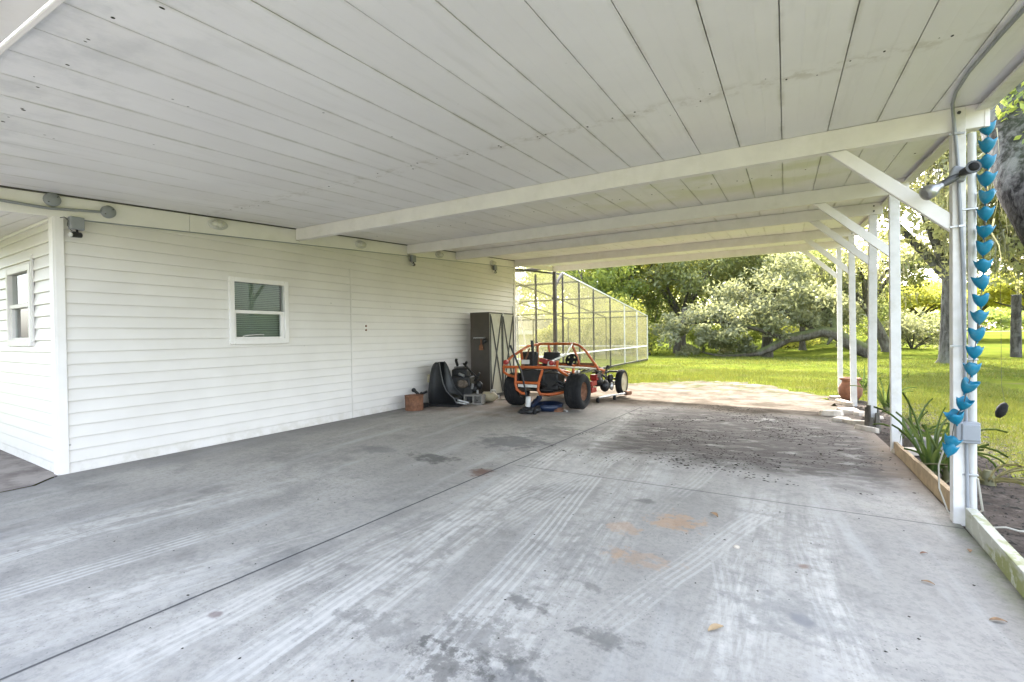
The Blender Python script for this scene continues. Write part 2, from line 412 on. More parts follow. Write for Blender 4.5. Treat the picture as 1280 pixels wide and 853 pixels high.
def mat_leaf(name, c1, c2, c3, trans=.45, nscale=.5):
    m, t, o = newmat(name)
    n = t.noise(nscale, 3, .6)
    c = t.mix(t.ss(.35, .65, n), c1, c2); c = t.mix(t.ss(.55, 1, t.island())*.7, c, c3)
    d = t.n.new('ShaderNodeBsdfDiffuse'); tr = t.n.new('ShaderNodeBsdfTranslucent'); gl = t.n.new('ShaderNodeBsdfGlossy')
    gl.inputs['Roughness'].default_value = .4; gl.inputs[0].default_value = (.8,.8,.8,1)
    t.set(d.inputs[0], c); tc = t.mix(.35, c, tuple(min(1, q*s) for q, s in zip(c3, (1.7,1.6,.9)))); t.set(tr.inputs[0], tc)
    mx = t.n.new('ShaderNodeMixShader'); mx.inputs[0].default_value = trans; t.l.new(d.outputs[0], mx.inputs[1]); t.l.new(tr.outputs[0], mx.inputs[2])
    m2 = t.n.new('ShaderNodeMixShader'); m2.inputs[0].default_value = .025; t.l.new(mx.outputs[0], m2.inputs[1]); t.l.new(gl.outputs[0], m2.inputs[2])
    t.l.new(m2.outputs[0], o.inputs[0]); return m
M['leaf_oak'] = mat_leaf('leaf_oak', (.105,.135,.04), (.175,.20,.075), (.28,.295,.135), .55)
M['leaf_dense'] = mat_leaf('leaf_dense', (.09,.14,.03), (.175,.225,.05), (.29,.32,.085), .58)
M['leaf_pale'] = mat_leaf('leaf_pale', (.18,.20,.085), (.28,.285,.145), (.40,.39,.22), .6)
M['leaf_yellow'] = mat_leaf('leaf_yellow', (.22,.265,.045), (.33,.34,.065), (.44,.42,.10), .62)
M['leaf_silver'] = mat_leaf('leaf_silver', (.13,.15,.075), (.20,.21,.115), (.30,.31,.19), .5)
M['leaf_strap'] = mat_leaf('leaf_strap', (.045,.085,.022), (.075,.12,.032), (.13,.165,.055), .35, 3)
M['leaf_frond'] = mat_leaf('leaf_frond', (.15,.15,.07), (.19,.18,.10), (.24,.22,.13), .3, 3)
M['moss_hang'] = mat_leaf('moss_hang', (.13,.13,.085), (.19,.185,.125), (.26,.255,.18), .4, .8)
M['grass_blade'] = mat_leaf('grass_blade', (.064,.094,.014), (.112,.132,.020), (.17,.165,.04), .32, .6)
def mat_bark(name, c1, c2, green=0, gcol=(.12,.16,.03)):
    m, t, o = newmat(name)
    v = t.noise(1, 6, .7, vec=t.vec(t.x*6, t.y*6, t.z*1.6)) if name != 'bark_near' else t.noise(1, 6, .7, vec=t.vec(t.x*9, t.y*9, t.z*5), dist=1.2)*.85+t.voro(1, vec=t.vec(t.x*11+t.noise(7, 4)*3, t.y*11+t.noise(5, 4)*3, t.z*6+t.noise(9, 4)*2), feat='DISTANCE_TO_EDGE')*.45
    c = t.mix(t.ss(.35, .65, v), c1, c2)
    c = t.mix(t.ss(.52, .62, t.noise(2.5, 5, .7))*.4, c, (.17,.17,.15))
    if green:
        nz = t.n.new('ShaderNodeSeparateXYZ'); t.l.new(t.geo.outputs['Normal'], nz.inputs[0])
        c = t.mix(t.ss(.0, .7, V(t, nz.outputs[2])+(t.noise(3, 4)-.5)*.7)*green, c, gcol)
    principled(t, o, c, .95, 0, t.bump(v, .9 if name != 'bark_near' else .5, .06 if name != 'bark_near' else .04), .1); return m
M['bark'] = mat_bark('bark', (.06,.05,.042), (.15,.135,.115), .25)
M['bark_mossy'] = mat_bark('bark_mossy', (.055,.047,.035), (.13,.115,.09), .6, (.09,.115,.03))
M['bark_near'] = mat_bark('bark_near', (.010,.009,.008), (.085,.078,.070), .25, (.06,.08,.03))
M['bark_grey'] = mat_bark('bark_grey', (.035,.032,.028), (.115,.105,.095), .2)
def mat_screen():
    m, t, o = newmat('insect_screen')
    d = t.n.new('ShaderNodeBsdfDiffuse'); d.inputs[0].default_value = (.17,.155,.145,1)
    tl = t.n.new('ShaderNodeBsdfTranslucent'); tl.inputs[0].default_value = (.30,.285,.13,1)  # yellow of the light from behind is put into this tint
    tr = t.n.new('ShaderNodeBsdfTransparent')
    a = t.n.new('ShaderNodeMixShader'); a.inputs[0].default_value = .5; t.l.new(d.outputs[0], a.inputs[1]); t.l.new(tl.outputs[0], a.inputs[2])
    b = t.n.new('ShaderNodeMixShader'); t.set(b.inputs[0], t.noise(.8, 2)*.16+.38)
    t.l.new(tr.outputs[0], b.inputs[1]); t.l.new(a.outputs[0], b.inputs[2]); t.l.new(b.outputs[0], o.inputs[0]); return m
M['screen'] = mat_screen()
def mat_glass(name='window_glass', tint=(.75,.8,.78), refl=.0):
    m, t, o = newmat(name)
    tr = t.n.new('ShaderNodeBsdfTransparent'); tr.inputs[0].default_value = (*tint, 1)
    g = t.n.new('ShaderNodeBsdfGlossy'); g.inputs['Roughness'].default_value = .02
    fr = t.n.new('ShaderNodeFresnel'); fr.inputs[0].default_value = 1.5
    b = t.n.new('ShaderNodeMixShader'); t.set(b.inputs[0], V(t, fr.outputs[0])*.35+refl)
    t.l.new(tr.outputs[0], b.inputs[1]); t.l.new(g.outputs[0], b.inputs[2]); t.l.new(b.outputs[0], o.inputs[0]); return m
M['glass'] = mat_glass()
M['clear'] = mat_glass('bulb_glass', (.9,.9,.88), .1)
M['blind'] = simple('window_blind', (.55,.60,.54), .6, 0, .05)
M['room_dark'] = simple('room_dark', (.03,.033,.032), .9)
M['lens'] = simple('lamp_lens', (.65,.63,.55), .25, 0, .15, 30)
def mat_petal():
    m, t, o = newmat('blue_petal')
    n = t.noise(30, 3); c = t.mix(n, (.0,.11,.21), (.003,.185,.29)); c = t.mix(t.ss(.5, .7, t.noise(9, 5, .7))*.45, c, (.10,.20,.22)); principled(t, o, c, .5, 0, t.bump(n, .3, .004), .4); return m
M['petal'] = mat_petal()
def mat_timber_moss():
    m, t, o = newmat('mossy_timber')
    n = t.noise(1, 5, .65, vec=t.vec(t.x*3, t.y*1.2, t.z*5)); f = t.noise(9, 5, .7)
    c = t.mix(t.ss(.45, .6, n)*.85, (.46,.45,.39), (.23,.24,.07))
    c = t.mix(t.ss(.5, .62, f)*.6, c, (.60,.60,.54)); c = t.mix(t.ss(.62, .72, t.noise(6, 4, .6))*.8, c, (.10,.085,.07))
    principled(t, o, c, .85, 0, t.bump(f, .4, .01), .2); return m
M['timber_moss'] = mat_timber_moss()
def mat_porch():
    m, t, o = newmat('porch_concrete')
    n = t.noise(2.5, 6, .7); c = t.mix(t.ss(.3, .65, n), (.15,.125,.115), (.31,.275,.25))
    c = t.mix(t.ss(.55, .66, t.noise(6, 5, .7))*.6, c, (.09,.075,.07)); principled(t, o, c, .85, 0, t.bump(t.noise(20, 4), .3, .008), .3); return m
M['porch'] = mat_porch()
M['road'] = simple('road_asphalt', (.34,.33,.31), .9, 0, .08, .5)
M['shingle'] = simple('roof_shingle', (.11,.10,.095), .9, 0, .3, 12, .4)
M['stucco'] = simple('stucco_wall', (.40,.38,.35), .9, 0, .08, 3, .1)
# ================================================================== setting
XW, XP = -6.417, 1.128                      # house wall plane, post line
def zb(y): return 2.617+.0571*y             # beam underside
def zc(y): return 2.79+.0571*y              # ceiling underside
def zf(y): return 2.549+.0625*y             # fascia bottom
def lawn_sheet():
    xs = sorted(set([-600,-350,-220,-150,-110,-80,-60,-45]+[x*2 for x in range(-18, 31)]+[70,85,105,140,190,260,380,600]))
    ys = sorted(set([-300,-120,-60,-40,-25,-15]+[y*2 for y in range(-6, 56)]+[120,135,150,180,220,280,400,700,1200]))
    mb = MB(); rng = random.Random(3)
    for y in ys:
        for x in xs:
            far = math.hypot(x, y)
            z = gz(x, y)-.03
            if -9 < x < 5 and -20 < y < 17: z -= .05
            elif far > 16: z += rng.uniform(-.04, .04)
            mb.v.append((x, y, z))
    n = len(xs)
    for j in range(len(ys)-1):
        for i in range(n-1): mb.f.append((j*n+i, j*n+i+1, (j+1)*n+i+1, (j+1)*n+i)); mb.m.append(0); mb.sm.append(True)
    return tag(mb.build('lawn', M['lawn']), kind='structure')
lawn_sheet()
def poly_sheet(name, pts, mat, dz, step=.6):
    """fill an outline with a fine grid draped on the terrain, border kept exact"""
    bm = bmesh.new(); vs = [bm.verts.new((x, y, 0)) for x, y in pts]; bm.faces.new(vs)
    x0, x1 = min(p[0] for p in pts), max(p[0] for p in pts); y0, y1 = min(p[1] for p in pts), max(p[1] for p in pts)
    def cut(axis, a, b):
        k = a+step
        while k < b:
            bmesh.ops.bisect_plane(bm, geom=bm.verts[:]+bm.edges[:]+bm.faces[:], plane_co=(k, 0, 0) if axis == 0 else (0, k, 0), plane_no=(1,0,0) if axis == 0 else (0,1,0))
            k += step
    cut(0, x0, x1); cut(1, y0, y1)
    for v in bm.verts: v.co.z = gz(v.co.x, v.co.y)+dz
    bmesh.ops.recalc_face_normals(bm, faces=bm.faces[:])
    if sum(f.normal.z for f in bm.faces) < 0: bmesh.ops.reverse_faces(bm, faces=bm.faces[:])
    me = bpy.data.meshes.new(name); bm.to_mesh(me); bm.free(); me.materials.append(mat)
    o = bpy.data.objects.new(name, me); COL.objects.link(o); return tag(o, kind='structure')
_rg = random.Random(5)
def rough_line(pts, sub=6, amp=.12):
    out = []
    for i in range(len(pts)-1):
        (a, b), (c, d) = pts[i], pts[i+1]
        for k in range(sub):
            t = k/sub; out.append((a+(c-a)*t+(_rg.uniform(-amp, amp) if k else 0), b+(d-b)*t+(_rg.uniform(-amp, amp) if k else 0)))
    return out+[pts[-1]]
far_edge = rough_line([(1.05,9.6),(1.0,11),(.85,12.4),(.35,13.6),(-.2,14.3),(-.9,15.6),(-1.5,15.2),(-2.2,15.5),(-2.9,14.4),(-3.8,13.7),(-4.9,13.2),(-6.3,12.6)], 8, .22)
poly_sheet('driveway', [(XW+.02,-12),(1.12,-12),(1.12,7.4)]+far_edge+[(XW+.02,11.6),(XW+.02,2.0),(XW+.10,1.9),(XW+.25,1.75)], M['concrete'], 0)
poly_sheet('porch_slab', [(-12,-6),(XW+.25,-6),(XW+.25,1.72),(XW+.06,1.92),(XW-.02,2.1),(-12,2.6)], M['porch'], .006)
poly_sheet('planting_bed', [(1.05,-3),(2.2,-3)]+rough_line([(2.5,2),(2.4,4),(2.05,5.6),(1.95,6.6),(1.9,8),(1.75,10),(1.5,12.4),(.75,13.2)], 6, .16)+[(.9,11),(1.0,9)], M['soil'], -.012)
poly_sheet('road', [(-160,101),(200,101),(200,109),(-160,109)], M['road'], .03, 8)

# ================================================================== house
H = thing('house', 'white vinyl sided house forming the left side of the carport', 'house', (XW, 2.004, .05))
HO = Vector((XW, 2.004, .05))
def L_(p): return (p[0]-HO.x, p[1]-HO.y, p[2]-HO.z)
LAP = .1262
def siding(u0, u1, z0, top, hole, pos):
    """laps along u; pos(u, out, z) -> world point; hole (ua, ub, za, zb)"""
    mb = MB(); k = 0; z = z0
    def strip(ua, ub, za, zb_, oa, ob):
        ta, tb = min(zb_, top(ua)), min(zb_, top(ub))
        if ta <= za+.002 and tb <= za+.002: return
        if (ta < zb_-1e-5 or tb < zb_-1e-5) and ub-ua > .3 and abs(top(ua)-top(ub)) > .01:
            k = 8
            for i in range(k): strip(ua+(ub-ua)*i/k, ua+(ub-ua)*(i+1)/k, za, zb_, oa, ob)
            return
        ta, tb = max(ta, za+.001), max(tb, za+.001)
        # curved foot, then flat face leaning in to the top
        seq = [(-.006, za+.001), (oa*.9, za), (oa, za+.005), (oa*.93, za+.018), (ob, None)]
        for (o0, s0), (o1, s1) in zip(seq, seq[1:]):
            a0 = min(s0, ta); b0 = min(s0, tb); a1 = ta if s1 is None else min(s1, ta); b1 = tb if s1 is None else min(s1, tb)
            mb.add([L_(pos(ua, o0, a0)), L_(pos(ub, o0, b0)), L_(pos(ub, o1, b1)), L_(pos(ua, o1, a1))], [(0,1,2,3)])
    while z < max(top(u0), top(u1)):
        zt = z+LAP
        o0, o1 = .018, -.001
        if hole and hole[2] < zt and hole[3] > z:
            ua, ub, za, zbb = hole
            strip(u0, ua, z, zt, o0, o1); strip(ub, u1, z, zt, o0, o1)
            if za > z: strip(ua, ub, z, za, o0, o1)
            if zbb < zt: strip(ua, ub, max(zbb, z), zt, o1+(o0-o1)*.4, o1)
        else: strip(u0, u1, z, zt, o0, o1)
        z = zt
    return mb
WIN = (3.77, 4.60, 1.375, 2.235)
sid = siding(2.06, 11.54, .045, lambda y: zf(y)+.16, WIN, lambda u, o, z: (XW+o-.004, u, z))
sid.build('wall', M['siding'], H)
SK = math.radians(3.13); sd = Vector((-math.cos(SK), math.sin(SK), 0)); sn = Vector((-math.sin(SK), -math.cos(SK), 0)); sc0 = Vector((XW, 2.004, 0))
def spos(u, o, z): q = sc0+sd*u+sn*(o-.004); return (q.x, q.y, z)
SWIN = (.745, 1.62, 1.395, 2.25)
siding(.06, 6.5, .045, lambda u: 2.70, SWIN, spos).build('wall', M['siding'], H)
# far end wall, back and roof; roof extended out of view to shade side wall
endw = siding(0, 6.4, .045, lambda u: 3.25, None, lambda u, o, z: (XW-.02-u, 11.54+o, z)); endw.build('wall', M['siding'], H)
mb = MB(); mb.box2(L_((-12.9, 2.5, .05)), L_((-12.82, 11.5, 3.2))); mb.build('wall', M['siding'], H)
mb = MB()
mb.add([L_(p) for p in ((-6.40,-5.4,2.80),(-6.40,11.75,3.36),(-9.7,11.75,4.6),(-9.7,-5.4,4.6),(-13.4,11.75,3.2),(-13.4,-5.4,3.2))], [(0,1,2,3),(3,2,4,5)])
mb.add([L_(p) for p in ((-6.44,11.7,3.2),(-13.2,11.7,3.2),(-9.7,11.7,4.55))], [(0,1,2)]); mb.build('roof', M['shingle'], H)
# corner trim posts
mb = MB(); mb.box2(L_((XW-.005, 2.0, .035)), L_((XW+.022, 2.075, zf(2.05)+.01)))
mb.box2(L_((XW-.072, 1.982, .036)), L_((XW+.0195, 2.004, zf(2.05)+.008))); mb.build('corner_trim', M['white_trim'], H, .003)
mb = MB(); mb.box2(L_((XW-.01, 11.48, .035)), L_((XW+.022, 11.565, zf(11.5)+.0))); mb.build('corner_trim', M['white_trim'], H, .003)
mb = MB(); mb.box2(L_((XW+.012, 5.805, .06)), L_((XW+.0165, 5.83, 2.6))); mb.build('joint_strip', M['siding'], H)
for z in (1.62, 1.55):
    mb = MB(); mb.lathe(L_((XW+.008, 6.15, z)), [(0,.012),(.014,.012),(.018,.006),(.018,0)], 10, 'x'); mb.build('screw_head', M['rust'], H)
# fascia along the carport (runs on past the corner over the porch)
def slab_y(y0, y1, x0, x1, zl, zh, m=0, mb=None):
    mb = mb or MB()
    return mb.hexa([L_(p) for p in ((x0,y0,zl(y0)),(x1,y0,zl(y0)),(x1,y1,zl(y1)),(x0,y1,zl(y1)),(x0,y0,zh(y0)),(x1,y0,zh(y0)),(x1,y1,zh(y1)),(x0,y1,zh(y1)))], m)
mb = slab_y(-5.3, 3.27, XW+.004, XW+.03, zf, lambda y: zc(y)-.012); slab_y(3.275, 11.54, XW+.004, XW+.03, zf, lambda y: zc(y)-.012, 0, mb)
mb.build('fascia', M['white_trim'], H, .003)
mb = slab_y(-5.3, 11.54, XW+.002, XW+.05, lambda y: zc(y)-.010, lambda y: zc(y)+.012); mb.build('drip_edge', M['bronze'], H)
mb = slab_y(2.1, 11.5, XW+.018, XW+.026, lambda y: zf(y)-.012, lambda y: zf(y)-.001); mb.build('trim_strip', M['grey_pvc'], H)
# porch soffit with pressed ribs, run on unseen to shade the side wall
mb = MB(); y = -5.2
while y < 2.35:
    mb.box2(L_((-9.5, y, 2.672)), L_((XW+.0, y+.145, 2.684))); mb.box2(L_((-9.5, y+.147, 2.678)), L_((XW+.0, y+.152, 2.684))); y += .154
mb.build('soffit', M['white_trim'], H)
mb = MB(); mb.bar(L_(spos(.05,.02,2.655)), L_(spos(3.2,.02,2.655)), .03, .03); mb.build('trim_strip', M['white_trim'], H, .004)
def window(y0, y1, z0, z1, P, mid, side_right=True, blinds=True):
    """P(u, out, z)"""
    def bx(mb, ua, ub, oa, ob, za, zb_):
        mb.hexa([L_(P(*q)) for q in ((ua,oa,za),(ub,oa,za),(ub,ob,za),(ua,ob,za),(ua,oa,zb_),(ub,oa,zb_),(ub,ob,zb_),(ua,ob,zb_))])
    mb = MB(); w = .045
    bx(mb, y0-.02, y0+w, -.05, .034, z0-.02, z1+.02); bx(mb, y1-w, y1+.02, -.05, .034, z0-.02, z1+.02)
    bx(mb, y0+w, y1-w, -.05, .032, z1-w, z1+.02); bx(mb, y0+w, y1-w, -.05, .040, z0-.025, z0+w)
    f = mb.build('window', M['white_trim'], H, .004)
    a0, a1, b0, b1 = y0+w, y1-w, z0+w, z1-w
    mb = MB(); bx(mb, a0, a1, -.03, .018, mid-.022, mid+.022); bx(mb, a0, a0+.03, -.04, .008, b0, mid-.022); bx(mb, a1-.045, a1, -.04, .008, b0, mid-.022); bx(mb, a0+.03, a1-.045, -.04, .008, b0, b0+.028)
    mb.build('sash', M['white_trim'], f, .003)
    for za, zbb, o in ((mid+.022, b1, -.012), (b0+.028, mid-.022, -.022)):
        mb = MB(); mb.add([L_(P(*q)) for q in ((a0,o,za),(a1,o,za),(a1,o,zbb),(a0,o,zbb))], [(0,1,2,3)]); mb.build('pane', M['glass'], f)
    if blinds:
        mb = MB(); z = b0+.02
        while z < b1:
            mb.hexa([L_(P(*q)) for q in ((a0,-.09,z),(a1,-.09,z),(a1,-.07,z+.018),(a0,-.07,z+.018),(a0,-.092,z+.002),(a1,-.092,z+.002),(a1,-.072,z+.020),(a0,-.072,z+.020))]); z += .026
        mb.build('blind', M['blind'], f)
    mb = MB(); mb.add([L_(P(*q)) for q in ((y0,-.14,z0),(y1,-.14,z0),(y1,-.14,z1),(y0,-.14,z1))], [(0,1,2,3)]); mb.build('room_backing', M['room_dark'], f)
    return f
f = window(*WIN, lambda u, o, z: (XW+o, u, z), 1.79)
mb = MB(); mb.tube([L_((XW-.015, y, z)) for y, z in ((3.94,1.455),(4.02,1.47),(4.1,1.475),(4.2,1.48),(4.25,1.474))], .008, 6); mb.build('sash_latch', M['white_plastic'], f)
window(*SWIN, spos, 1.83, blinds=False)
mb = MB(); mb.hexa([L_(spos(*q)) for q in ((.665,.012,1.42),(.715,.012,1.42),(.715,.03,1.42),(.665,.03,1.42),(.66,.012,2.36),(.70,.012,2.36),(.70,.03,2.36),(.66,.03,2.36))]); mb.build('window_trim', M['old_white'], H)

# ================================================================== carport
C = thing('carport', 'long white carport with sloping panel roof, beams and corner braces', 'carport', (XP, 4.755, 0))
CO = Vector((XP, 4.755, 0))
def c_(p): return (p[0]-CO.x, p[1]-CO.y, p[2]-CO.z)
YA, YB, XR = .86, 14.25, 1.262
mb = MB(); x = .96; edges = [XR, .96]
while x > XW+.3: x -= .326; edges.append(x)
edges[-1] = XW+.03
rs = random.Random(11)
for a, b in zip(edges, edges[1:]):
    hi, lo = a-.003, b+.003; dz = rs.uniform(-.0012, .0012)
    mb.hexa([c_(p) for p in ((lo,YA,zc(YA)+dz),(hi,YA,zc(YA)+dz),(hi,YB,zc(YB)+dz),(lo,YB,zc(YB)+dz),(lo,YA,zc(YA)+.05),(hi,YA,zc(YA)+.05),(hi,YB,zc(YB)+.05),(lo,YB,zc(YB)+.05))])
    for yl in (3.47, 1.08, 6.05, 8.3, 10.9, 13.2):
        for k in range(2):
            if rs.random() < .8:
                sx = rs.uniform(lo+.02, hi-.02); sy = yl+rs.uniform(-.07, .07)
                mb.disc(c_((sx, sy, zc(sy)+dz-.0015)), rs.uniform(.004, .012), 'z', 8, 1, rs.uniform(.7, 1), rs.uniform(.8, 1.5))
mb.build('roof_panel', [M['ceiling'], M['bark_chip']], C)
mb = MB(); mb.hexa([c_(p) for p in ((XW-.3,YA-.02,zc(YA)+.055),(XR+.03,YA-.02,zc(YA)+.055),(XR+.03,YB+.02,zc(YB)+.055),(XW-.3,YB+.02,zc(YB)+.055),(XW-.3,YA-.02,zc(YA)+.075),(XR+.03,YA-.02,zc(YA)+.075),(XR+.03,YB+.02,zc(YB)+.075),(XW-.3,YB+.02,zc(YB)+.075))])
mb.build('roof_sheet', M['alu'], C)
mb = MB()
for x0, x1, l, h in ((XR+.003, XR+.05, -.05, .10), (XR-.05, XR+.003, -.052, -.035)):
    mb.hexa([c_(p) for p in ((x0,YA,zc(YA)+l),(x1,YA,zc(YA)+l),(x1,YB,zc(YB)+l),(x0,YB,zc(YB)+l),(x0,YA,zc(YA)+h),(x1,YA,zc(YA)+h),(x1,YB,zc(YB)+h),(x0,YB,zc(YB)+h))])
mb.build('edge_trim', M['old_white'], C, .004)
# front gutter: lip, trough, back leg
mb = MB(); z0 = zc(.86)
mb.box2(c_((XW-.4,.835,z0-.018)), c_((XR+.05,.858,z0+.05))); mb.box2(c_((XW-.4,.70,z0-.012)), c_((XR+.05,.829,z0+.0))); mb.box2(c_((XW-.4,.685,z0-.03)), c_((XR+.05,.70,z0+.10)))
mb.box2(c_((XW-.4,.60,z0+.0)), c_((XR+.05,.682,z0+.02)))
mb.build('gutter', M['white_trim'], C, .004)
BY = [4.755, 7.21, 8.805, 11.49, 13.98]
for i, y in enumerate(BY):
    mb = MB(); xr = [1.285, 1.262, 1.24, 1.235, 1.235][i]; t = .085
    x0 = XW+.035; gap = .006
    mb.hexa([c_(p) for p in ((x0,y,zb(y)),(xr,y,zb(y)),(xr,y+t,zb(y)),(x0,y+t,zb(y)),(x0,y,zc(y)-.002),(xr,y,zc(y)-.002),(xr,y+t,zc(y+t)-.004),(x0,y+t,zc(y+t)-.004))])
    bo = mb.build('beam', M['beam_white'], C, .004)
    mb = MB(); mb.box2(c_((x0-.012,y+.01,zb(y)-.002)), c_((x0-.001,y+t-.01,zc(y)-.01))); mb.build('beam_hanger', M['rust'], bo)
    if i in (1, 2, 3):
        for dz in (.05, .125):
            mb = MB(); mb.lathe(c_((XP+.005, y-.002, zb(y)+dz)), [(0,-.012),(.010,-.012),(.011,0)], 10, 'y'); mb.build('bolt', M['dark_grey'], bo)
    if i == 0:
        mb = MB(); mb.box2(c_((1.262,y-.004,zb(y)-.004)), c_((1.289,y+t,zc(y)-.004))); mb.build('end_cap', M['white_trim'], bo)
    # posts
    mb = MB(); px_, g = XP-.002, gz(XP, y)
    if i == 0:
        mb.box2(c_((1.080,y-.012,g-.05)), c_((1.158,y+.075,zc(y)-.006)))
    else:
        lean = [0,.012,-.02,.03,.015][i]; py = y+.002
        mb.hexa([c_(p) for p in ((px_-.05+lean,py,g-.05),(px_+.05+lean,py,g-.05),(px_+.05+lean,py+.09,g-.05),(px_-.05+lean,py+.09,g-.05),(px_-.05,py,zb(y)-.001),(px_+.05,py,zb(y)-.001),(px_+.05,py+.09,zb(y)-.001),(px_-.05,py+.09,zb(y)-.001))])
    po = mb.build('post', M['old_white'], C, .005)
    if i == 0:
        mb = MB(); mb.lathe(c_((1.118, y-.013, zb(y)+.125)), [(0,-.008),(.011,-.008),(.012,0)], 10, 'y'); mb.build('bolt', M['dark_grey'], po)
    # brace under the beam down to the post
    bx = .36+.01*i; zt = zb(y); mb = MB()
    p, q = Vector((bx, y+.05, zt-.03)), Vector((XP-.05, y+.05, zt-.70))
    d = (q-p).normalized(); n = Vector((-d.z, 0, d.x))
    w = .045
    pts = [(bx-.055, zt-.003), (bx+.075, zt-.003), (XP-.052, zt-.60), (XP-.052, zt-.735)]
    a = [c_((x, y+.012, z)) for x, z in pts]; b = [c_((x, y+.056, z)) for x, z in pts]
    mb.add(a+b, [(0,1,2,3),(7,6,5,4),(0,4,5,1),(1,5,6,2),(2,6,7,3),(3,7,4,0)]); mb.build('brace', M['beam_white'], C, .004)
# white edge beam from the house end to the far left corner
mb = MB(); mb.hexa([c_(p) for p in ((XW-.02,11.60,zf(11.6)+.06),(XW+.03,11.60,zf(11.6)+.06),(XW+.03,14.2,zf(14.2)+.0),(XW-.02,14.2,zf(14.2)),(XW-.02,11.60,zc(11.6)-.01),(XW+.03,11.60,zc(11.6)-.01),(XW+.03,14.2,zc(14.2)-.01),(XW-.02,14.2,zc(14.2)-.01))]); mb.build('edge_beam', M['white_trim'], C, .004)
# dark steel corner post with Y-brace
ps = onX(700, 355, XW+.05)
mb = MB(); mb.box2(c_((XW+.01,14.0,-.1)), c_((XW+.11,14.1,zb(14)-.002))); po = mb.build('corner_post', M['bronze'], C, .004)
mb = MB(); mb.bar(c_((XW+.06,14.11,3.0)), c_((XW+.07,14.62,3.42)), .07, .07); mb.build('knee_brace', M['bronze'], po)
mb = MB(); mb.box2(c_((XW-.01,13.98,2.55)), c_((XW+.13,14.12,2.6))); mb.build('clamp_band', M['dark_grey'], po)

# ================================================================== wall fittings
LFP = thing('bulkhead_light', 'white caged oval light on the fascia right of the corner camera, nearest the viewer', 'wall light', (XW+.03, 3.61, 2.905), 0, 'caged oval lights along the house fascia')
mb = MB(); mb.lathe((0,0,0), [(0,.026),(.9,.026),(1,.018),(1,0)], 28, 'x'); mb.v = [(x, y*.125, z*.068) for x, y, z in mb.v]; mb.build('backplate', M['white_plastic'], LFP)
mb = MB(); mb.lathe((0,0,0), [(1,.024),(.98,.045),(.85,.068),(.5,.08),(0,.083)], 24, 'x'); mb.v = [(x, y*.088, z*.044) for x, y, z in mb.v]; mb.build('lens', M['lens'], LFP)
mb = MB()
for k in (-.05, 0, .05): mb.tube([(.026+.066*math.sin(PI*s/8), k, -.052+.104*s/8) for s in range(9)], .0045, 6)
mb.tube([(.07, -.095+.19*s/8, 0) if 0 < s < 8 else (.026, -.095+.19*s/8, 0) for s in range(9)], .0045, 6)
mb.build('guard', M['white_plastic'], LFP)
for y, z, lb in ((6.03, 3.025, 'caged oval light on the fascia between the first and second roof beam'), (8.21, 3.15, 'caged oval light on the fascia just past the second beam, partly hidden by it'), (10.36, 3.24, 'caged oval light above a grey box, farthest along the fascia')):
    dup(LFP, (XW+.03, y, z), 0, lb)
CAM = thing('security_camera', 'grey junction box with a small black camera on the house corner', 'security camera', (XW+.03, 2.16, 2.60), 0, 'grey boxes with cameras on the house wall')
mb = MB(); mb.box((.04,0,.03), (.07,.115,.13)); mb.build('junction_box', M['grey_pvc'], CAM, .006)
mb = MB(); mb.tube([(.05,-.0,-.035),(.06,-.0,-.07),(.07,-.02,-.085)], .012, 8); mb.tube([(.045,.03,-.085),(.075,-.055,-.095)], .028, 12); mb.build('camera_body', M['black_plastic'], CAM)
mb = MB(); mb.tube([(.074,-.054,-.0948),(.0775,-.064,-.096)], .022, 12); mb.build('camera_lens', M['white_plastic'], CAM)
mb = MB(); mb.tube([(.01,-.12,.07),(.03,-.09,.08),(.035,-.065,.05),(.03,-.07,.0),(.035,-.04,-.05),(.05,0,-.06)], .004, 6); mb.build('cable', M['dark_grey'], CAM)
dup(CAM, (XW+.03, 7.34, 2.92), 0, 'grey junction box with a small camera on the wall below the second beam'); dup(CAM, (XW+.03, 10.42, 3.10), 0, 'grey box with camera under the farthest caged light')
CD = thing('wall_conduit', 'grey conduit with two round cover plates along the fascia above the porch', 'conduit', (XW+.03, 2.0, 2.80))
mb = MB(); mb.tube([(.02,-2.2,-.055),(.02,-.05,-.055),(.02,.40,.002)], .014, 8); mb.build('pipe', M['grey_pvc'], CD)
for y, z in ((-.02, .035), (.44, .012)):
    mb = MB(); mb.lathe((0,y,z), [(0,.046),(.062,.046),(.066,.040),(.066,0)], 20, 'x'); f = mb.build('cover_plate', M['grey_pvc'], CD)
    for s in (-1, 1):
        mb = MB(); mb.lathe((.046,y+s*.035,z+s*.03), [(0,.004),(.006,.004),(.006,0)], 8, 'x'); mb.build('screw', M['dark_grey'], f)
OT = thing('wall_outlet', 'tan weatherproof outlet box low on the siding behind the black seat', 'outlet', (XW+.012, 7.83, .56))
mb = MB(); mb.box((.025,0,0), (.05,.09,.16)); mb.build('box', M['tan_plastic'], OT, .008)
mb = MB(); mb.box((.056,0,.04), (.012,.07,.06)); mb.box((.056,0,-.04), (.012,.07,.06)); mb.build('flap_cover', M['tan_plastic'], OT, .004)

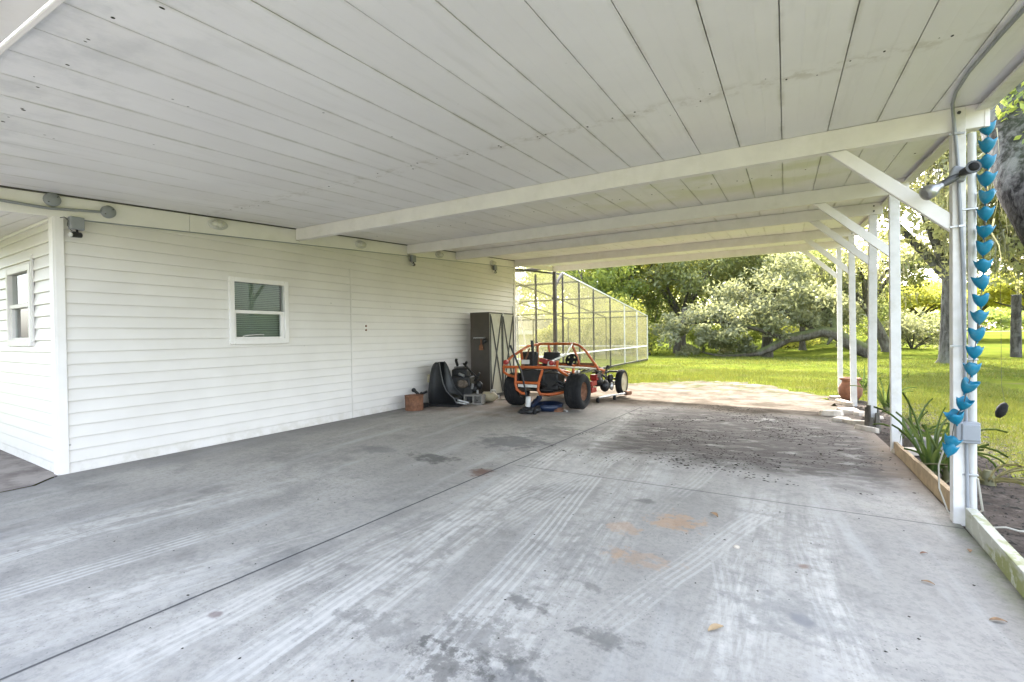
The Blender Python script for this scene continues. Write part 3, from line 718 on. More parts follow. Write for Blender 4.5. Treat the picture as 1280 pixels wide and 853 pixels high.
# ================================================================== near post fittings
y1 = 4.755-.012
PC = thing('conduit_run', 'grey conduit bending from the ceiling down the front of the nearest post', 'conduit', (1.11, y1, 1.5))
def pc(x, y, z): return (x-1.11, y-y1, z-1.5)
pp = [pc(x, y, zc(y)-.016) for x, y in ((1.05,1.9),(1.03,2.9),(1.0,3.5),(.99,4.0),(1.01,4.35),(1.05,4.6))]+[pc(1.075,4.70,zc(4.7)-.05),pc(1.088,y1-.014,2.93),pc(1.105,y1-.014,2.7),pc(1.135,y1-.014,1.9),pc(1.15,y1-.014,.78),pc(1.158,y1-.012,.06)]
mb = MB(); mb.tube(pp, .0105, 8); mb.build('pipe', M['grey_pvc'], PC)
for z in (2.86, 2.18, 1.3):
    mb = MB(); mb.box(pc(1.105,y1-.008,z), (.085,.014,.012)); mb.box(pc(1.135-.035*(z-1.9),y1-.026,z), (.034,.008,.014)); mb.build('strap', M['steel'], PC)
DP = thing('drain_pipe', 'white PVC pipe running down beside the nearest carport post', 'pipe', (1.197, 4.775, 0))
mb = MB(); mb.tube([(.0,.0,2.86),(.0,0,.9),(.0,0,.1),(.01,-.01,.02),(.05,-.03,-.02)], .025, 12); mb.build('pipe', M['white_plastic'], DP)
for z in (2.3, 1.2, .35):
    mb = MB(); mb.box((-.02,-.012,z), (.09,.05,.014)); mb.build('bracket', M['steel'], DP, .003)
PB = thing('outlet_box', 'weathered grey outlet box with clear cover on the nearest post', 'outlet', (1.150, y1-.02, .67))
mb = MB(); mb.box((0,-.02,0), (.135,.06,.155)); mb.build('box', M['grey_pvc'], PB, .008)
mb = MB(); mb.box((.012,-.056,.005), (.10,.014,.12)); mb.build('cover', M['grey_pvc'], PB, .012)
FL = thing('flood_light', 'grey twin floodlight fixture with black sockets clamped to the nearest post', 'flood light', (1.105, y1-.03, 2.555))
mb = MB(); mb.box((0,-.01,0), (.10,.05,.10), Matrix.Rotation(.35,3,'Y')); mb.build('base', M['grey_pvc'], FL, .012)
mb = MB(); mb.tube([(.01,-.03,.0),(.05,-.07,.01),(.055,-.12,.012)], [.022,.034,.045], 14); mb.build('lamp_socket', M['dark_grey'], FL)
mb = MB(); mb.lathe((.0555,-.121,.012), [(0,-.002),(.03,-.002),(.036,.01)], 16, 'y'); mb.build('socket_opening', M['black_rubber'], FL)
mb = MB(); mb.tube([(-.01,-.03,-.02),(-.06,-.07,-.05),(-.115,-.10,-.085)], [.02,.028,.024], 12); mb.build('lamp_socket', M['dark_grey'], FL)
bl = [(-.115,-.10,-.085),(-.14,-.115,-.10),(-.185,-.14,-.128),(-.215,-.158,-.146),(-.222,-.162,-.150)]
mb = MB(); mb.tube(bl, [.022,.026,.052,.052,.03], 16); mb.build('bulb', M['steel'], FL)
RC = thing('rain_chain', 'string of teal blue tulip cups hanging from the end of the nearest beam', 'rain chain', (1.3, 4.80, 2.9))
cups = [(1234,162),(1234,183),(1234,204),(1233,225),(1233,247),(1232,268),(1231,290),(1230,311),(1229,333),(1227,354),(1226,376),(1224,397),(1221,419),(1218,441),(1215,462),(1210,484),(1204,506),(1194,523),(1189,553),(1187,563)]
pts = []
for i, (px, py) in enumerate(cups):
    yy = 4.81-.018*i if i < 14 else 4.81-.018*13-.012*(i-13)*1
    pts.append(onY(px, py, max(yy, 4.56))-Vector((1.3,4.80,2.9)))
def cup_mesh():
    mb = MB()
    def fn(r, h, t):
        lob = math.cos(4*t); k = max(0, (h+.02)/.07)
        return r*(1+.10*lob*k), h+.011*lob*k*k
    prof = [(.004,-.058),(.012,-.052),(.026,-.042),(.045,-.022),(.058,.0),(.066,.025),(.071,.048),(.067,.046),(.054,.0),(.040,-.022),(.02,-.04),(.0,-.046)]
    mb.lathe((0,0,0), prof, 32, fn=fn); mb.ball((0,0,-.06), .009, 8); mb.v = [(x*.70, y*.70, z*.88) for x, y, z in mb.v]; return mb
c0 = None; rr = random.Random(4)
for i, p in enumerate(pts):
    if c0 is None: c0 = cup_mesh().build('cup', M['petal'], RC)
    o = c0 if i == 0 else c0.copy()
    o.scale = (rr.uniform(.92,1.06),)*2+(rr.uniform(.9,1.08),)
    if i: COL.objects.link(o); o.parent = RC
    o.location = p; tl = .13 if i < 15 else .4
    o.rotation_euler = (rr.uniform(-tl, tl), rr.uniform(-tl, tl), PI/4*0+rr.uniform(-.5, .5))
mb = MB(); mb.tube([pts[0]+Vector((-.005,0,.10))]+pts, .0028, 6); mb.build('link_chain', M['bronze'], RC)
mb = MB(); mb.box(pts[0]+Vector((-.005,.0,.095)), (.02,.03,.02)); mb.build('hook', M['dark_grey'], RC)
# ================================================================== timber edging
def timber(name, pts, h, w, mat, label, over=0):
    a, b = Vector(pts[0]), Vector(pts[1]); o = Vector((a.x, a.y, gz(a.x, a.y)-.015)); mb = MB()
    n = 8; d = (b-a).normalized(); s = Vector((-d.y, d.x, 0)); r = random.Random(len(label))
    vs = []; fs = []
    for i in range(n+1):
        p = a.lerp(b, i/n); z0 = gz(p.x, p.y)-.015
        for du, dz in ((-w/2,0),(w/2,0),(w/2,h),(-w/2,h)):
            q = p+s*(du+r.uniform(-.003,.003)); vs.append((q.x-o.x, q.y-o.y, z0+dz+r.uniform(-.004,.004)-o.z))
    for i in range(n):
        for k in range(4): fs.append((i*4+k, i*4+(k+1)%4, i*4+4+(k+1)%4, i*4+4+k))
    fs += [(3,2,1,0), (n*4, n*4+1, n*4+2, n*4+3)]
    mb.add(vs, fs); return tag(mb.build(name, mat, None, .005, o), label, 'edging board')
timber('edging_board', ((1.125,7.35,0),(1.15,6.12,0)), .145, .04, M['wood_new'], 'short bare wood edging board ending at the second carport post')
timber('edging_board', ((1.142,6.115,0),(1.165,4.86,0)), .16, .04, M['wood_new'], 'bare wood edging board reaching the nearest carport post')
timber('edging_board', ((1.17,4.70,0),(1.02,.6,0)), .155, .065, M['timber_moss'], 'weathered white edging timber streaked with green algae, nearest the viewer')

# ================================================================== things along the house wall
def gp(x, y): return (x, y, gz(x, y))
cb = thing('storage_cabinet', 'tall two-door metal cabinet with brown side and beige doors by the wall', 'cabinet', gp(-5.92, 9.58), 0)
mb = MB(); D, W, HH = .50, 1.10, 1.88
mb.box2((-D/2,-W/2,.05), (D/2,-W/2+.02,HH)); mb.box2((-D/2,W/2-.02,.05), (D/2,W/2,HH)); mb.box2((-D/2,-W/2+.02,.05), (-D/2+.02,W/2-.02,HH)); mb.build('carcass', M['cab_side'], cb, .004)
mb = MB(); mb.box2((-D/2+.001,-W/2+.001,HH), (D/2+.006,W/2-.001,HH+.018)); mb.build('top', M['cab_side'], cb)
mb = MB(); mb.box2((-D/2+.02,-W/2+.02,.0), (D/2-.01,W/2-.02,.07)); mb.build('plinth', M['dark_grey'], cb)
for s in (-1, 1):
    y0, y1 = (-W/2+.022, -.004) if s < 0 else (.004, W/2-.022)
    mb = MB(); mb.box2((D/2-.022,y0,.075), (D/2+.004,y1,HH-.01)); dr = mb.build('door', M['cab_beige'], cb, .004)
    a, b = y0+.03, y1-.03; mb = MB(); x = D/2+.013; mid = .95
    for p, q in (((a,.12),(b,HH-.07)),((b,.12),(a,HH-.07))):
        mb.bar((x+(.004 if p[0] > q[0] else 0),p[0],p[1]), (x+(.004 if p[0] > q[0] else 0),q[0],q[1]), .026, .016, (1,0,0))
    mb.build('cross_brace', M['dark_grey'], dr)
    mb = MB(); mb.box2((D/2+.005,y0+.004,.09), (D/2+.022,y0+.026,HH-.03)); mb.box2((D/2+.005,y1-.026,.09), (D/2+.022,y1-.004,HH-.03)); mb.build('edge_strip', M['dark_grey'], dr)
mb = MB(); mb.box((D/2+.03,0,HH-.03), (.03,.05,.06)); mb.build('latch', M['white_plastic'], cb, .004)
mb = MB(); mb.box2((-.16,-W/2-.014,1.32), (.16,-W/2,1.345)); rk = mb.build('hook_rail', M['steel'], cb)
for k in range(6):
    mb = MB(); mb.tube([(-.14+.055*k,-W/2-.015,1.33),(-.14+.055*k,-W/2-.03,1.31),(-.14+.055*k,-W/2-.04,1.325)], .005, 6); mb.build('hook', M['steel'], rk)
br = thing('hanging_brush', 'small dark hand brush hanging from the cabinet side hooks', 'brush', gp(-5.86, 8.985)); z = 1.30
mb = MB(); mb.tube([(0,0,z),(0,0,z-.09)], .012, 8); mb.tube([(0,0,z-.09),(0,0,z-.15),(0,0,z-.24)], [.014,.05,.058], 10); mb.v = [(x, y*.4, q) for x, y, q in mb.v]; mb.build('brush_body', M['rust'], br)
kb = thing('hanging_gloves', 'dark gloves bunched on a cabinet side hook', 'gloves', gp(-5.78, 8.985))
mb = MB(); mb.ball((0,-.01,1.25), .05, 10, (.7,.45,1.3), 0, .15, random.Random(2)); mb.ball((.05,-.01,1.27), .035, 10, (.7,.5,1.3), 0, .15, random.Random(3)); mb.build('glove_cloth', M['black_plastic'], kb)
# black bucket seat standing on its base, shell back toward the viewer
st = thing('bucket_seat', 'black bucket car seat standing on the floor against the siding', 'car seat', gp(-5.98, 7.78), math.radians(-74))
def shell(mb, rows, th, m=0):
    """rows: (z, back centre y, half width, back depth, forward reach) tub open to +y"""
    n = 14; vs = []; fs = []; N = n+3
    for (z, yc, w, d, e) in rows:
        for inn in (0, 1):
            ww, dd = w-th*inn, d-th*inn
            ring = [(-ww, yc+e)]+[(-ww*math.cos(PI*k/n), yc-dd*max(0, math.sin(PI*k/n))**.6) for k in range(n+1)]+[(ww, yc+e)]
            vs += [(x, y, z) for x, y in ring]
    R = 2*N
    for i in range(len(rows)-1):
        for k in range(N-1):
            fs.append((i*R+k, i*R+k+1, (i+1)*R+k+1, (i+1)*R+k)); j = N
            fs.append((i*R+j+k+1, i*R+j+k, (i+1)*R+j+k, (i+1)*R+j+k+1))
        for k in (0, N-1): fs.append((i*R+k, (i+1)*R+k, (i+1)*R+N+k, i*R+N+k))
    for i in (0, len(rows)-1):
        for k in range(N-1): fs.append((i*R+k, i*R+N+k, i*R+N+1+k, i*R+k+1))
    mb.add(vs, fs, m, True)
rows = [(.0,-.10,.24,.16,.42),(.06,-.10,.26,.18,.46),(.16,-.10,.27,.19,.40),(.30,-.10,.27,.19,.25),(.46,-.09,.265,.18,.17),(.62,-.08,.25,.165,.12),(.74,-.07,.225,.15,.08),(.82,-.06,.19,.13,.04),(.855,-.05,.15,.10,.01)]
mb = MB(); shell(mb, rows, .05); mb.build('backrest_shell', M['black_plastic'], st)
for s in (-1, 1):
    mb = MB(); mb.tube([(s*(w-.012), yc+e+.004, z) for z, yc, w, d, e in rows[1:]], .014, 8); mb.build('piping', M['dark_grey'], st)
mb = MB(); mb.ball((0,.10,.13), .24, 16, (.85,1.15,.42)); mb.build('cushion', M['black_plastic'], st)
mb = MB(); mb.box((0,.08,.02), (.56,.66,.05)); mb.build('base_skirt', M['black_rubber'], st, .02)
mb = MB(); mb.tube([(.14,.34,.12),(.12,.46,.09),(.10,.56,.06)], .022, 8); mb.build('slide_rail', M['steel'], st)
mb = MB(); mb.tube([(.20,.34,.08),(.19,.46,.06),(.18,.54,.05)], .018, 8); mb.build('slide_rail', M['steel'], st)
bk = thing('rusty_can', 'rusty brown metal can standing left of the black seat', 'can', gp(-6.06, 6.98))
mb = MB(); mb.lathe((0,0,0), [(0,.0),(.165,.0),(.17,.01),(.168,.1),(.172,.105),(.168,.115),(.172,.26),(.178,.265),(.178,.275),(.16,.275),(.158,.03),(0,.03)], 22); mb.build('can_body', M['rust'], bk)
mb = MB(); mb.tube([(.17*math.cos(a), .17*math.sin(a), .265-.06*abs(math.sin(a*1))) for a in [PI*k/10 for k in range(-10,1)]], .005, 6); mb.build('wire_handle', M['rust'], bk)
sp = thing('scrap_bracket', 'black forked metal bracket between the rusty can and the seat', 'metal part', gp(-6.18, 7.3))
mb = MB(); mb.tube([(0,0,.0),(0,0,.22),(.05,-.02,.28)], .03, 8); mb.tube([(0,0,.22),(-.12,-.05,.33)], .03, 8); mb.tube([(0,0,.24),(.16,.0,.31)], .026, 8); mb.box((0,0,.04), (.26,.2,.08)); mb.build('bracket_body', M['black_metal'], sp, .01)
mb = MB(); mb.ball((-.12,-.05,.33), .045, 10); mb.build('clamp', M['black_metal'], sp)
# engine lump leaning by the cabinet
en = thing('engine_block', 'black greasy engine with brown carburettor piled beside the cabinet', 'engine', gp(-5.86, 8.28), .3)
rn = random.Random(9)
mb = MB(); mb.box((0,0,.33), (.42,.36,.44)); mb.box((-.05,.05,.60), (.34,.28,.18)); mb.box((.15,-.05,.2), (.22,.3,.3)); mb.build('crankcase', M['black_metal'], en, .03)
mb = MB()
for k in range(7): mb.box((-.05,.02,.55+.03*k), (.30-.012*k,.26-.01*k,.014))
mb.build('cooling_fins', M['black_metal'], en)
mb = MB(); mb.tube([(-.12,.02,.76),(-.13,-.04,.86),(-.12,-.05,.90)], .03, 8); mb.tube([(.06,0,.78),(.10,-.05,.84)], .028, 8); mb.tube([(.02,0,.80),(.24,-.12,.62),(.38,-.15,.50)], .02, 8); mb.tube([(.28,-.1,.45),(.40,-.12,.62)], .022, 8); mb.build('pipework', M['black_metal'], en)
mb = MB(); mb.ball((.06,-.22,.40), .11, 14, (1.1,.8,.8), 0, .08, rn); mb.tube([(.06,-.22,.40),(.06,-.30,.42)], .07, 12); mb.build('carburettor', M['brown_cast'], en)
mb = MB(); mb.tube([(-.02,-.2,.60),(.10,-.22,.56)], .03, 10); mb.tube([(.25,-.18,.30),(.27,-.2,.40)], .03, 10); mb.tube([(.36,-.16,.16),(.36,-.17,.27)], .026, 10); mb.build('fitting', M['steel'], en)
mb = MB(); mb.ball((.27,-.12,.30), .10, 10, (1,.8,.9), 0, .1, rn); mb.ball((.36,-.05,.36), .08, 10, (1,.8,1.2), 0, .1, rn); mb.tube([(.2,-.12,.06),(.42,-.1,.06)], .05, 10); mb.build('flywheel_cover', M['black_metal'], en)
cbk = thing('cinder_block', 'grey two-hole concrete block in front of the engine pile', 'concrete block', gp(-5.50, 8.17), math.radians(14))
mb = MB(); w, d, h = .40, .20, .195
outer = [(-w/2,-d/2),(w/2,-d/2),(w/2,d/2),(-w/2,d/2)]
# lying with its two hollows facing the viewer
mb.box2((-w/2,-d/2,0), (w/2,d/2,.032)); mb.box2((-w/2,-d/2,h-.032), (w/2,d/2,h))
for x in (-w/2, -.016, w/2-.032): mb.box2((x,-d/2,.032), (x+.032,d/2,h-.032))
mb.build('block_web', M['concrete_block'], cbk)
mb = MB(); mb.box2((-w/2+.033,d/2-.04,.033), (w/2-.033,d/2-.03,h-.033)); mb.build('block_back', M['concrete_block'], cbk)
jg = thing('plastic_jug', 'tan plastic jug lying behind the concrete block', 'jug', gp(-5.38, 8.55), .5)
mb = MB(); mb.lathe((0,0,0), [(0,-.15),(.09,-.145),(.105,-.12),(.105,.06),(.08,.12),(.035,.16),(.03,.18)], 18, 'x'); mb.v = [(x, y, z+.11) for x, y, z in mb.v]; mb.build('jug_body', M['tan_plastic'], jg)
mb = MB(); mb.tube([(.18,0,.11),(.205,0,.11)], .036, 12); mb.build('cap', M['white_plastic'], jg)
mb = MB(); mb.tube([(.02,-.06,.20),(.05,-.08,.26),(.12,-.05,.25),(.13,-.02,.20)], .014, 8); mb.build('handle', M['white_plastic'], jg)
hs = thing('white_hose', 'short white hose end on the floor in front of the cabinet', 'hose', gp(-5.35, 8.85))
mb = MB(); mb.tube([(-.1,.0,.05),(0,0,.025),(.15,.1,.018),(.30,.12,.018),(.38,.25,.018)], .016, 8); mb.build('hose_tube', M['cable_white'], hs)
ld = thing('pole_bundle', 'thin silver poles leaning on the house corner behind the cabinet', 'poles', gp(-6.15, 10.95))
for a, b, r in (((0,-.1,0),(-.14,.25,2.15),.018),((.08,.0,0),(-.08,.3,1.85),.016),((.12,.1,0),(-.05,.33,1.9),.014)):
    mb = MB(); mb.tube([a, b], r, 8); mb.build('pole', M['alu'], ld)

# ================================================================== buggy
B = thing('off_road_buggy', 'orange tube frame off-road buggy under repair beside the cabinet', 'buggy', (-4.08, 8.40, .05))
def tubes(name, mat, runs, r=.02, parent=B, n=8):
    mb = MB()
    for q in runs: mb.tube(q, r, n)
    return mb.build(name, mat, parent)
def wheel(x, y, R, w, rim, face):
    mb = MB(); k = w/2
    mb.lathe((x,y,R), [(R*.52,-k*.80),(R*.70,-k*1.0),(R*.90,-k*.98),(R*.985,-k*.78),(R,-k*.4),(R,k*.4),(R*.985,k*.78),(R*.90,k*.98),(R*.70,k*1.0),(R*.52,k*.80)], 40, 'x')
    for i in range(5): mb.lathe((x,y,R), [(R*1.0,-k*.66+i*k*.33-.012),(R*1.012,-k*.66+i*k*.33-.010),(R*1.012,-k*.66+i*k*.33+.010),(R*1.0,-k*.66+i*k*.33+.012)], 40, 'x')
    t = mb.build('wheel', M['black_rubber'], B)
    mb = MB(); mb.lathe((x,y,R), [(R*.53,face*k*.82),(R*.55,face*k*.72),(R*.47,face*k*.62),(R*.42,face*k*.1),(R*.18,face*k*.05),(R*.15,face*k*.35),(0,face*k*.36)], 28, 'x'); mb.build('rim', rim, t)
    mb = MB(); mb.lathe((x,y,R), [(R*.53,-face*k*.82),(R*.45,-face*k*.7),(R*.4,0),(0,0)], 24, 'x'); mb.build('rim', M['dark_grey'], t)
    mb = MB()
    for q in range(5): a = 2*PI*q/5; mb.lathe((x,y+R*.28*math.cos(a),R+R*.28*math.sin(a)), [(0,face*k*.16),(.014,face*k*.16),(.014,face*k*.02)], 8, 'x')
    mb.build('wheel_nut', M['steel'], t)
wheel(-.56, 0, .315, .30, M['rust'], -1); wheel(.72, .0, .325, .31, M['rust'], 1)
# front right wheel is narrow with a plain disc
def narrow(x, y, R, w):
    mb = MB(); mb.lathe((x,y,R), [(R*.74,-w*.4),(R*.9,-w*.5),(R*.99,-w*.3),(R,0),(R*.99,w*.3),(R*.9,w*.5),(R*.74,w*.4)], 36, 'x'); t = mb.build('wheel', M['black_rubber'], B)
    mb = MB(); mb.lathe((x,y,R), [(R*.75,w*.42),(R*.70,w*.2),(R*.3,w*.12),(R*.16,w*.5),(0,w*.5)], 28, 'x'); mb.lathe((x,y,R), [(R*.75,-w*.42),(R*.70,-w*.2),(0,-w*.15)], 28, 'x'); mb.build('rim', M['tan_plastic'], t)
narrow(.84, 2.36, .285, .15); narrow(-.62, 2.36, .285, .15)
# frame
RB = -.27
tubes('frame', M['orange'], [
    [(-.70,RB,.76),(-.3,RB,.765),(.44,RB,.77)],                                            # rear upper bar
    [(-.70,RB,.76),(-.78,-.1,.80),(-.74,.1,.94),(-.62,.3,1.06)],                           # left rear loop
    [(-.70,RB,.76),(-.74,-.2,.66),(-.62,-.24,.60),(-.42,-.28,.57)],
    [(-.42,-.28,.75),(-.43,-.30,.47),(-.40,-.30,.34),(-.30,-.30,.27),(-.20,-.28,.26)],     # bumper hoops
    [(.14,-.28,.73),(.07,-.30,.5),(.05,-.30,.34),(.10,-.30,.27),(.3,-.25,.27),(.48,-.1,.30)],
    [(-.42,-.30,.475),(.085,-.30,.475)],
    [(.44,RB,.90),(.43,RB,.77),(.47,-.2,.70),(.5,.05,.60),(.5,.30,.54)],                   # right rear corner
    [(-.62,.3,1.06),(-.62,.6,1.14),(-.60,1.10,1.18)],                                      # left roof rail
    [(-.62,.3,1.06),(-.61,.35,.7),(-.60,.4,.34)],
    [(.50,.35,.34),(.50,.33,.8)],
    [(-.60,.4,.30),(-.55,1.4,.28),(-.35,2.4,.30)],[(.50,.35,.30),(.50,1.4,.28),(.3,2.4,.30)],
    [(-.60,.4,.30),(.5,.35,.30)],[(-.5,1.9,.29),(.42,1.9,.29)],
], .027)
tubes('roll_cage', M['orange'], [
    [(-.62,1.06,.70),(-.63,1.08,1.14),(-.58,1.10,1.18),(.20,1.10,1.18),(.32,1.10,1.15),(.46,1.12,1.03),(.72,1.18,.64)],
    [(-.38,1.10,1.16),(-.36,1.11,1.02),(-.26,1.12,.84)],
    [(.16,1.10,1.17),(.24,1.14,.95),(.32,1.16,.70)],
    [(-.62,1.12,.72),(.05,1.14,.72),(.66,1.16,.70)],
    [(.68,1.17,.67),(.62,1.8,.58),(.42,2.3,.46)], [(-.62,1.1,.70),(-.5,1.8,.58),(-.3,2.3,.46)],
], .027)
mb = MB(); mb.box((.10,1.15,.745), (1.06,.02,.07)); mb.build('dashboard', M['rust'], B, .004)
tubes('side_rail', M['cab_beige'], [[(.22,-.24,.80),(.5,.3,.74),(.58,.9,.69),(.66,1.17,.66)]], .020)
tubes('diagonal_brace', M['alu'], [[(.20,1.02,1.17),(.34,.35,.98),(.23,-.2,.86),(.22,-.24,.74)]], .019)
tubes('upright', M['rust'], [[(-.42,.0,.75),(-.42,.28,1.10)]], .018)
mb = MB(); mb.box((-.16,-.302,.415), (.42,.014,.055)); mb.build('rear_plate', M['alu'], B, .003)
for x in (-.64, .33):
    mb = MB(); mb.lathe((x,-.30,.855), [(0,-.03),(.035,-.03),(.045,-.015),(.045,.05),(0,.06)], 18, 'y'); t = mb.build('tail_light', M['red'], B)
mb = MB(); mb.box((-.26,-.20,.86), (.17,.012,.085)); mb.build('licence_plate', M['white_plastic'], B, .004)
# seats
for x, tilt in ((-.50, .25), (-.02, .35)):
    mb = MB(); R = Matrix.Rotation(-tilt, 3, 'X'); mb.box((x,.42,.78), (.36,.10,.52), R); t = mb.build('seat', M['black_plastic'], B, .04)
    mb = MB(); mb.box((x,.68,.52), (.38,.44,.10)); mb.build('seat_cushion', M['black_plastic'], t, .03)
mb = MB(); mb.box((.04,.16,.85), (.36,.05,.09), Matrix.Rotation(.2,3,'Y')); mb.build('red_panel', M['red'], B, .01)
mb = MB(); mb.tube([(-.26,.1,.72),(-.25,.1,1.0),(-.27,.1,1.27)], .030, 10); mb.build('exhaust_stack', M['black_metal'], B)
mb = MB(); n = 18; c = Vector((.28,.78,.86)); ax1 = Vector((1,0,0)); ax2 = Vector((0,.45,.9)).normalized()
mb.tube([c+ax1*(.115*math.cos(2*PI*k/n))+ax2*(.115*math.sin(2*PI*k/n)) for k in range(n+1)], .02, 8); mb.box(c, (.2,.05,.07)); mb.box(c, (.07,.06,.2), Matrix.Rotation(-.45,3,'X')); mb.build('steering_wheel', M['black_rubber'], B)
# engine and running gear
rb = random.Random(21)
mb = MB(); mb.box((-.12,-.02,.58), (.52,.36,.26)); mb.box((.24,-.02,.50), (.34,.34,.34)); mb.ball((.06,.05,.42), .2, 14, (1.3,.9,.8)); mb.build('engine', M['black_metal'], B, .03)
tubes('engine_pipes', M['black_metal'], [[(.1,-.1,.62),(.3,-.2,.58),(.52,-.12,.46)],[(.28,-.16,.40),(.38,-.2,.48),(.52,-.15,.40)],[(-.3,-.1,.40),(0,-.2,.33),(.3,-.16,.33)],[(.0,-.18,.66),(.05,-.22,.5),(.18,-.22,.42)]], .030)
tubes('rear_axle', M['brown_cast'], [[(-.5,0,.32),(.6,0,.32)],[(.2,-.05,.27),(.6,.02,.34)]], .04)
mb = MB(); mb.ball((.1,0,.32), .13, 14, (1.2,1,1)); mb.build('differential', M['black_metal'], B)
tubes('trailing_arm', M['steel'], [[(.5,.3,.32),(.46,.05,.36),(.40,-.14,.40)],[(.36,-.08,.44),(.50,-.02,.40)]], .022)
mb = MB(); mb.box((.44,-.08,.43), (.07,.1,.06)); mb.box((.45,.45,.60), (.10,.10,.10)); mb.box((.40,.75,.62), (.12,.12,.05)); mb.build('bright_fitting', M['steel'], B, .01)
mb = MB(); mb.box((.52,1.30,.34), (.12,.30,.10)); mb.box((.52,1.30,.20), (.12,.28,.10)); mb.box((.50,1.55,.45), (.16,.2,.12)); mb.build('front_box', M['red'], B, .012)
tubes('front_suspension', M['black_metal'], [[(.3,2.36,.30),(.78,2.36,.28)],[(.4,1.9,.30),(.78,2.3,.24)],[(.36,2.1,.46),(.76,2.36,.34)],[(.44,1.75,.60),(.60,1.95,.42),(.62,2.1,.24)],[(.50,1.5,.62),(.58,1.7,.5),(.60,1.8,.3)],[(-.3,2.36,.30),(-.60,2.36,.28)],[(.52,2.2,.34),(.54,2.22,.62)],[(.2,2.2,.5),(.56,2.22,.53),(.80,2.4,.52)]], .022)
mb = MB(); mb.tube([(.5,1.62,.70),(.53,1.66,.46)], .04, 10); mb.tube([(.58,2.16,.60),(.6,2.18,.66)], .045, 10); mb.ball((.62,1.86,.24), .15, 12, (.7,1,.9), 0, .06, rb); mb.ball((.5,1.7,.36), .13, 12, (1,1,1), 0, .12, rb); mb.ball((.66,2.1,.38), .10, 12, (.7,1,1), 0, .12, rb); mb.build('front_drive', M['black_metal'], B)
mb = MB(); mb.ball((.72,2.0,.22), .09, 12, (.5,1,1)); mb.tube([(.72,2.0,.22),(.60,1.9,.3),(.58,1.6,.42),(.60,1.5,.5)], [.05,.03,.03,.05], 10); mb.build('front_casting', M['steel'], B)
tubes('hose', M['dark_grey'], [[(.3,1.0,.62),(.46,1.3,.70),(.52,1.6,.66),(.60,1.9,.55)],[(.2,1.5,.56),(.4,1.7,.72),(.56,1.95,.60),(.58,2.1,.4)],[(.0,1.8,.5),(.3,2.0,.62),(.6,2.2,.5)]], .014)
mb = MB(); mb.box((-.05,1.1,.29), (1.0,1.5,.02)); mb.build('floor_pan', M['dark_grey'], B)
# trolley jack under the tail
J = thing('trolley_jack', 'dark blue trolley jack with long black handle under the buggy tail', 'jack', gp(-3.98, 7.72), .1)
mb = MB(); mb.box((-.09,.1,.08), (.03,.56,.08)); mb.box((.09,.1,.08), (.03,.56,.08)); mb.box((0,-.12,.07), (.2,.14,.08)); mb.build('chassis', M['black_metal'], J, .01)
mb = MB(); mb.bar((0,-.05,.12), (0,.42,.21), .08, .06); mb.tube([(0,.42,.20),(0,.42,.26)], .05, 12); mb.build('lift_arm', M['blue_plastic'], J, .006)
mb = MB(); mb.tube([(-.01,-.12,.14),(-.02,-.16,.30),(-.10,-.20,.75),(-.29,-.24,1.22)], [.02,.017,.016,.020], 10); mb.build('handle', M['black_metal'], J)
mb = MB(); mb.tube([(.0,-.16,.14),(.015,-.17,.31)], .045, 12); mb.build('pump_label_sleeve', M['white_plastic'], J)
for x in (-.12, .12):
    for y in (-.14, .36):
        mb = MB(); mb.lathe((x,y,.045), [(0,-.02),(.045,-.02),(.045,.02),(0,.02)], 14, 'x'); mb.build('caster', M['black_rubber'], J)
rg = thing('rag_heap', 'crumpled dark shop rag heaped on the floor around the jack', 'rag', gp(-3.98, 7.58))
mb = MB(); rq = random.Random(8)
for k in range(9): mb.ball((rq.uniform(-.2,.24), rq.uniform(-.08,.14), .03+rq.uniform(0,.03)), rq.uniform(.05,.10), 9, (1.2,.9,.55), 0, .3, rq)
mb.build('cloth', M['black_plastic'], rg)
pn = thing('drain_pan', 'low blue plastic drain pan under the buggy engine', 'pan', gp(-3.86, 8.18))
mb = MB(); mb.lathe((0,0,0), [(0,.006),(.22,.006),(.27,.12),(.285,.12),(.24,0),(0,0)], 24); mb.build('pan_body', M['blue_plastic'], pn)
mb = MB(); mb.lathe((0,0,0), [(.283,.118),(.295,.122),(.285,.128),(.27,.121)], 24); mb.build('rim', M['blue_plastic'], pn)
bb = thing('brake_drum', 'small rusty drum lying on the floor between the rear wheels', 'metal part', gp(-3.62, 8.12))
mb = MB(); mb.lathe((0,0,0), [(0,.07),(.05,.07),(.06,.045),(.1,.045),(.11,.0)], 16); mb.build('drum', M['rust'], bb)
mb = MB(); mb.tube([(.05,.02,.02),(.18,-.05,.02)], .02, 8); mb.build('spindle', M['steel'], bb)
cr_ = thing('axle_bar', 'steel axle bar on small casters lying beside the front wheel', 'axle', gp(-3.36, 9.55))
mb = MB(); mb.tube([(0,0,.10),(.10,.45,.09),(.30,1.0,.10)], .020, 8); mb.build('bar', M['steel'], cr_)
for p in ((-.01,-.03,.05), (.16,.55,.045)):
    mb = MB(); mb.lathe(p, [(0,-.022),(.05,-.022),(.05,.022),(0,.022)], 14, 'x'); mb.build('caster', M['black_rubber'], cr_)
mb = MB(); mb.tube([(.28,.96,.10),(.34,1.10,.10)], .055, 12); mb.build('hub_end', M['rust'], cr_)

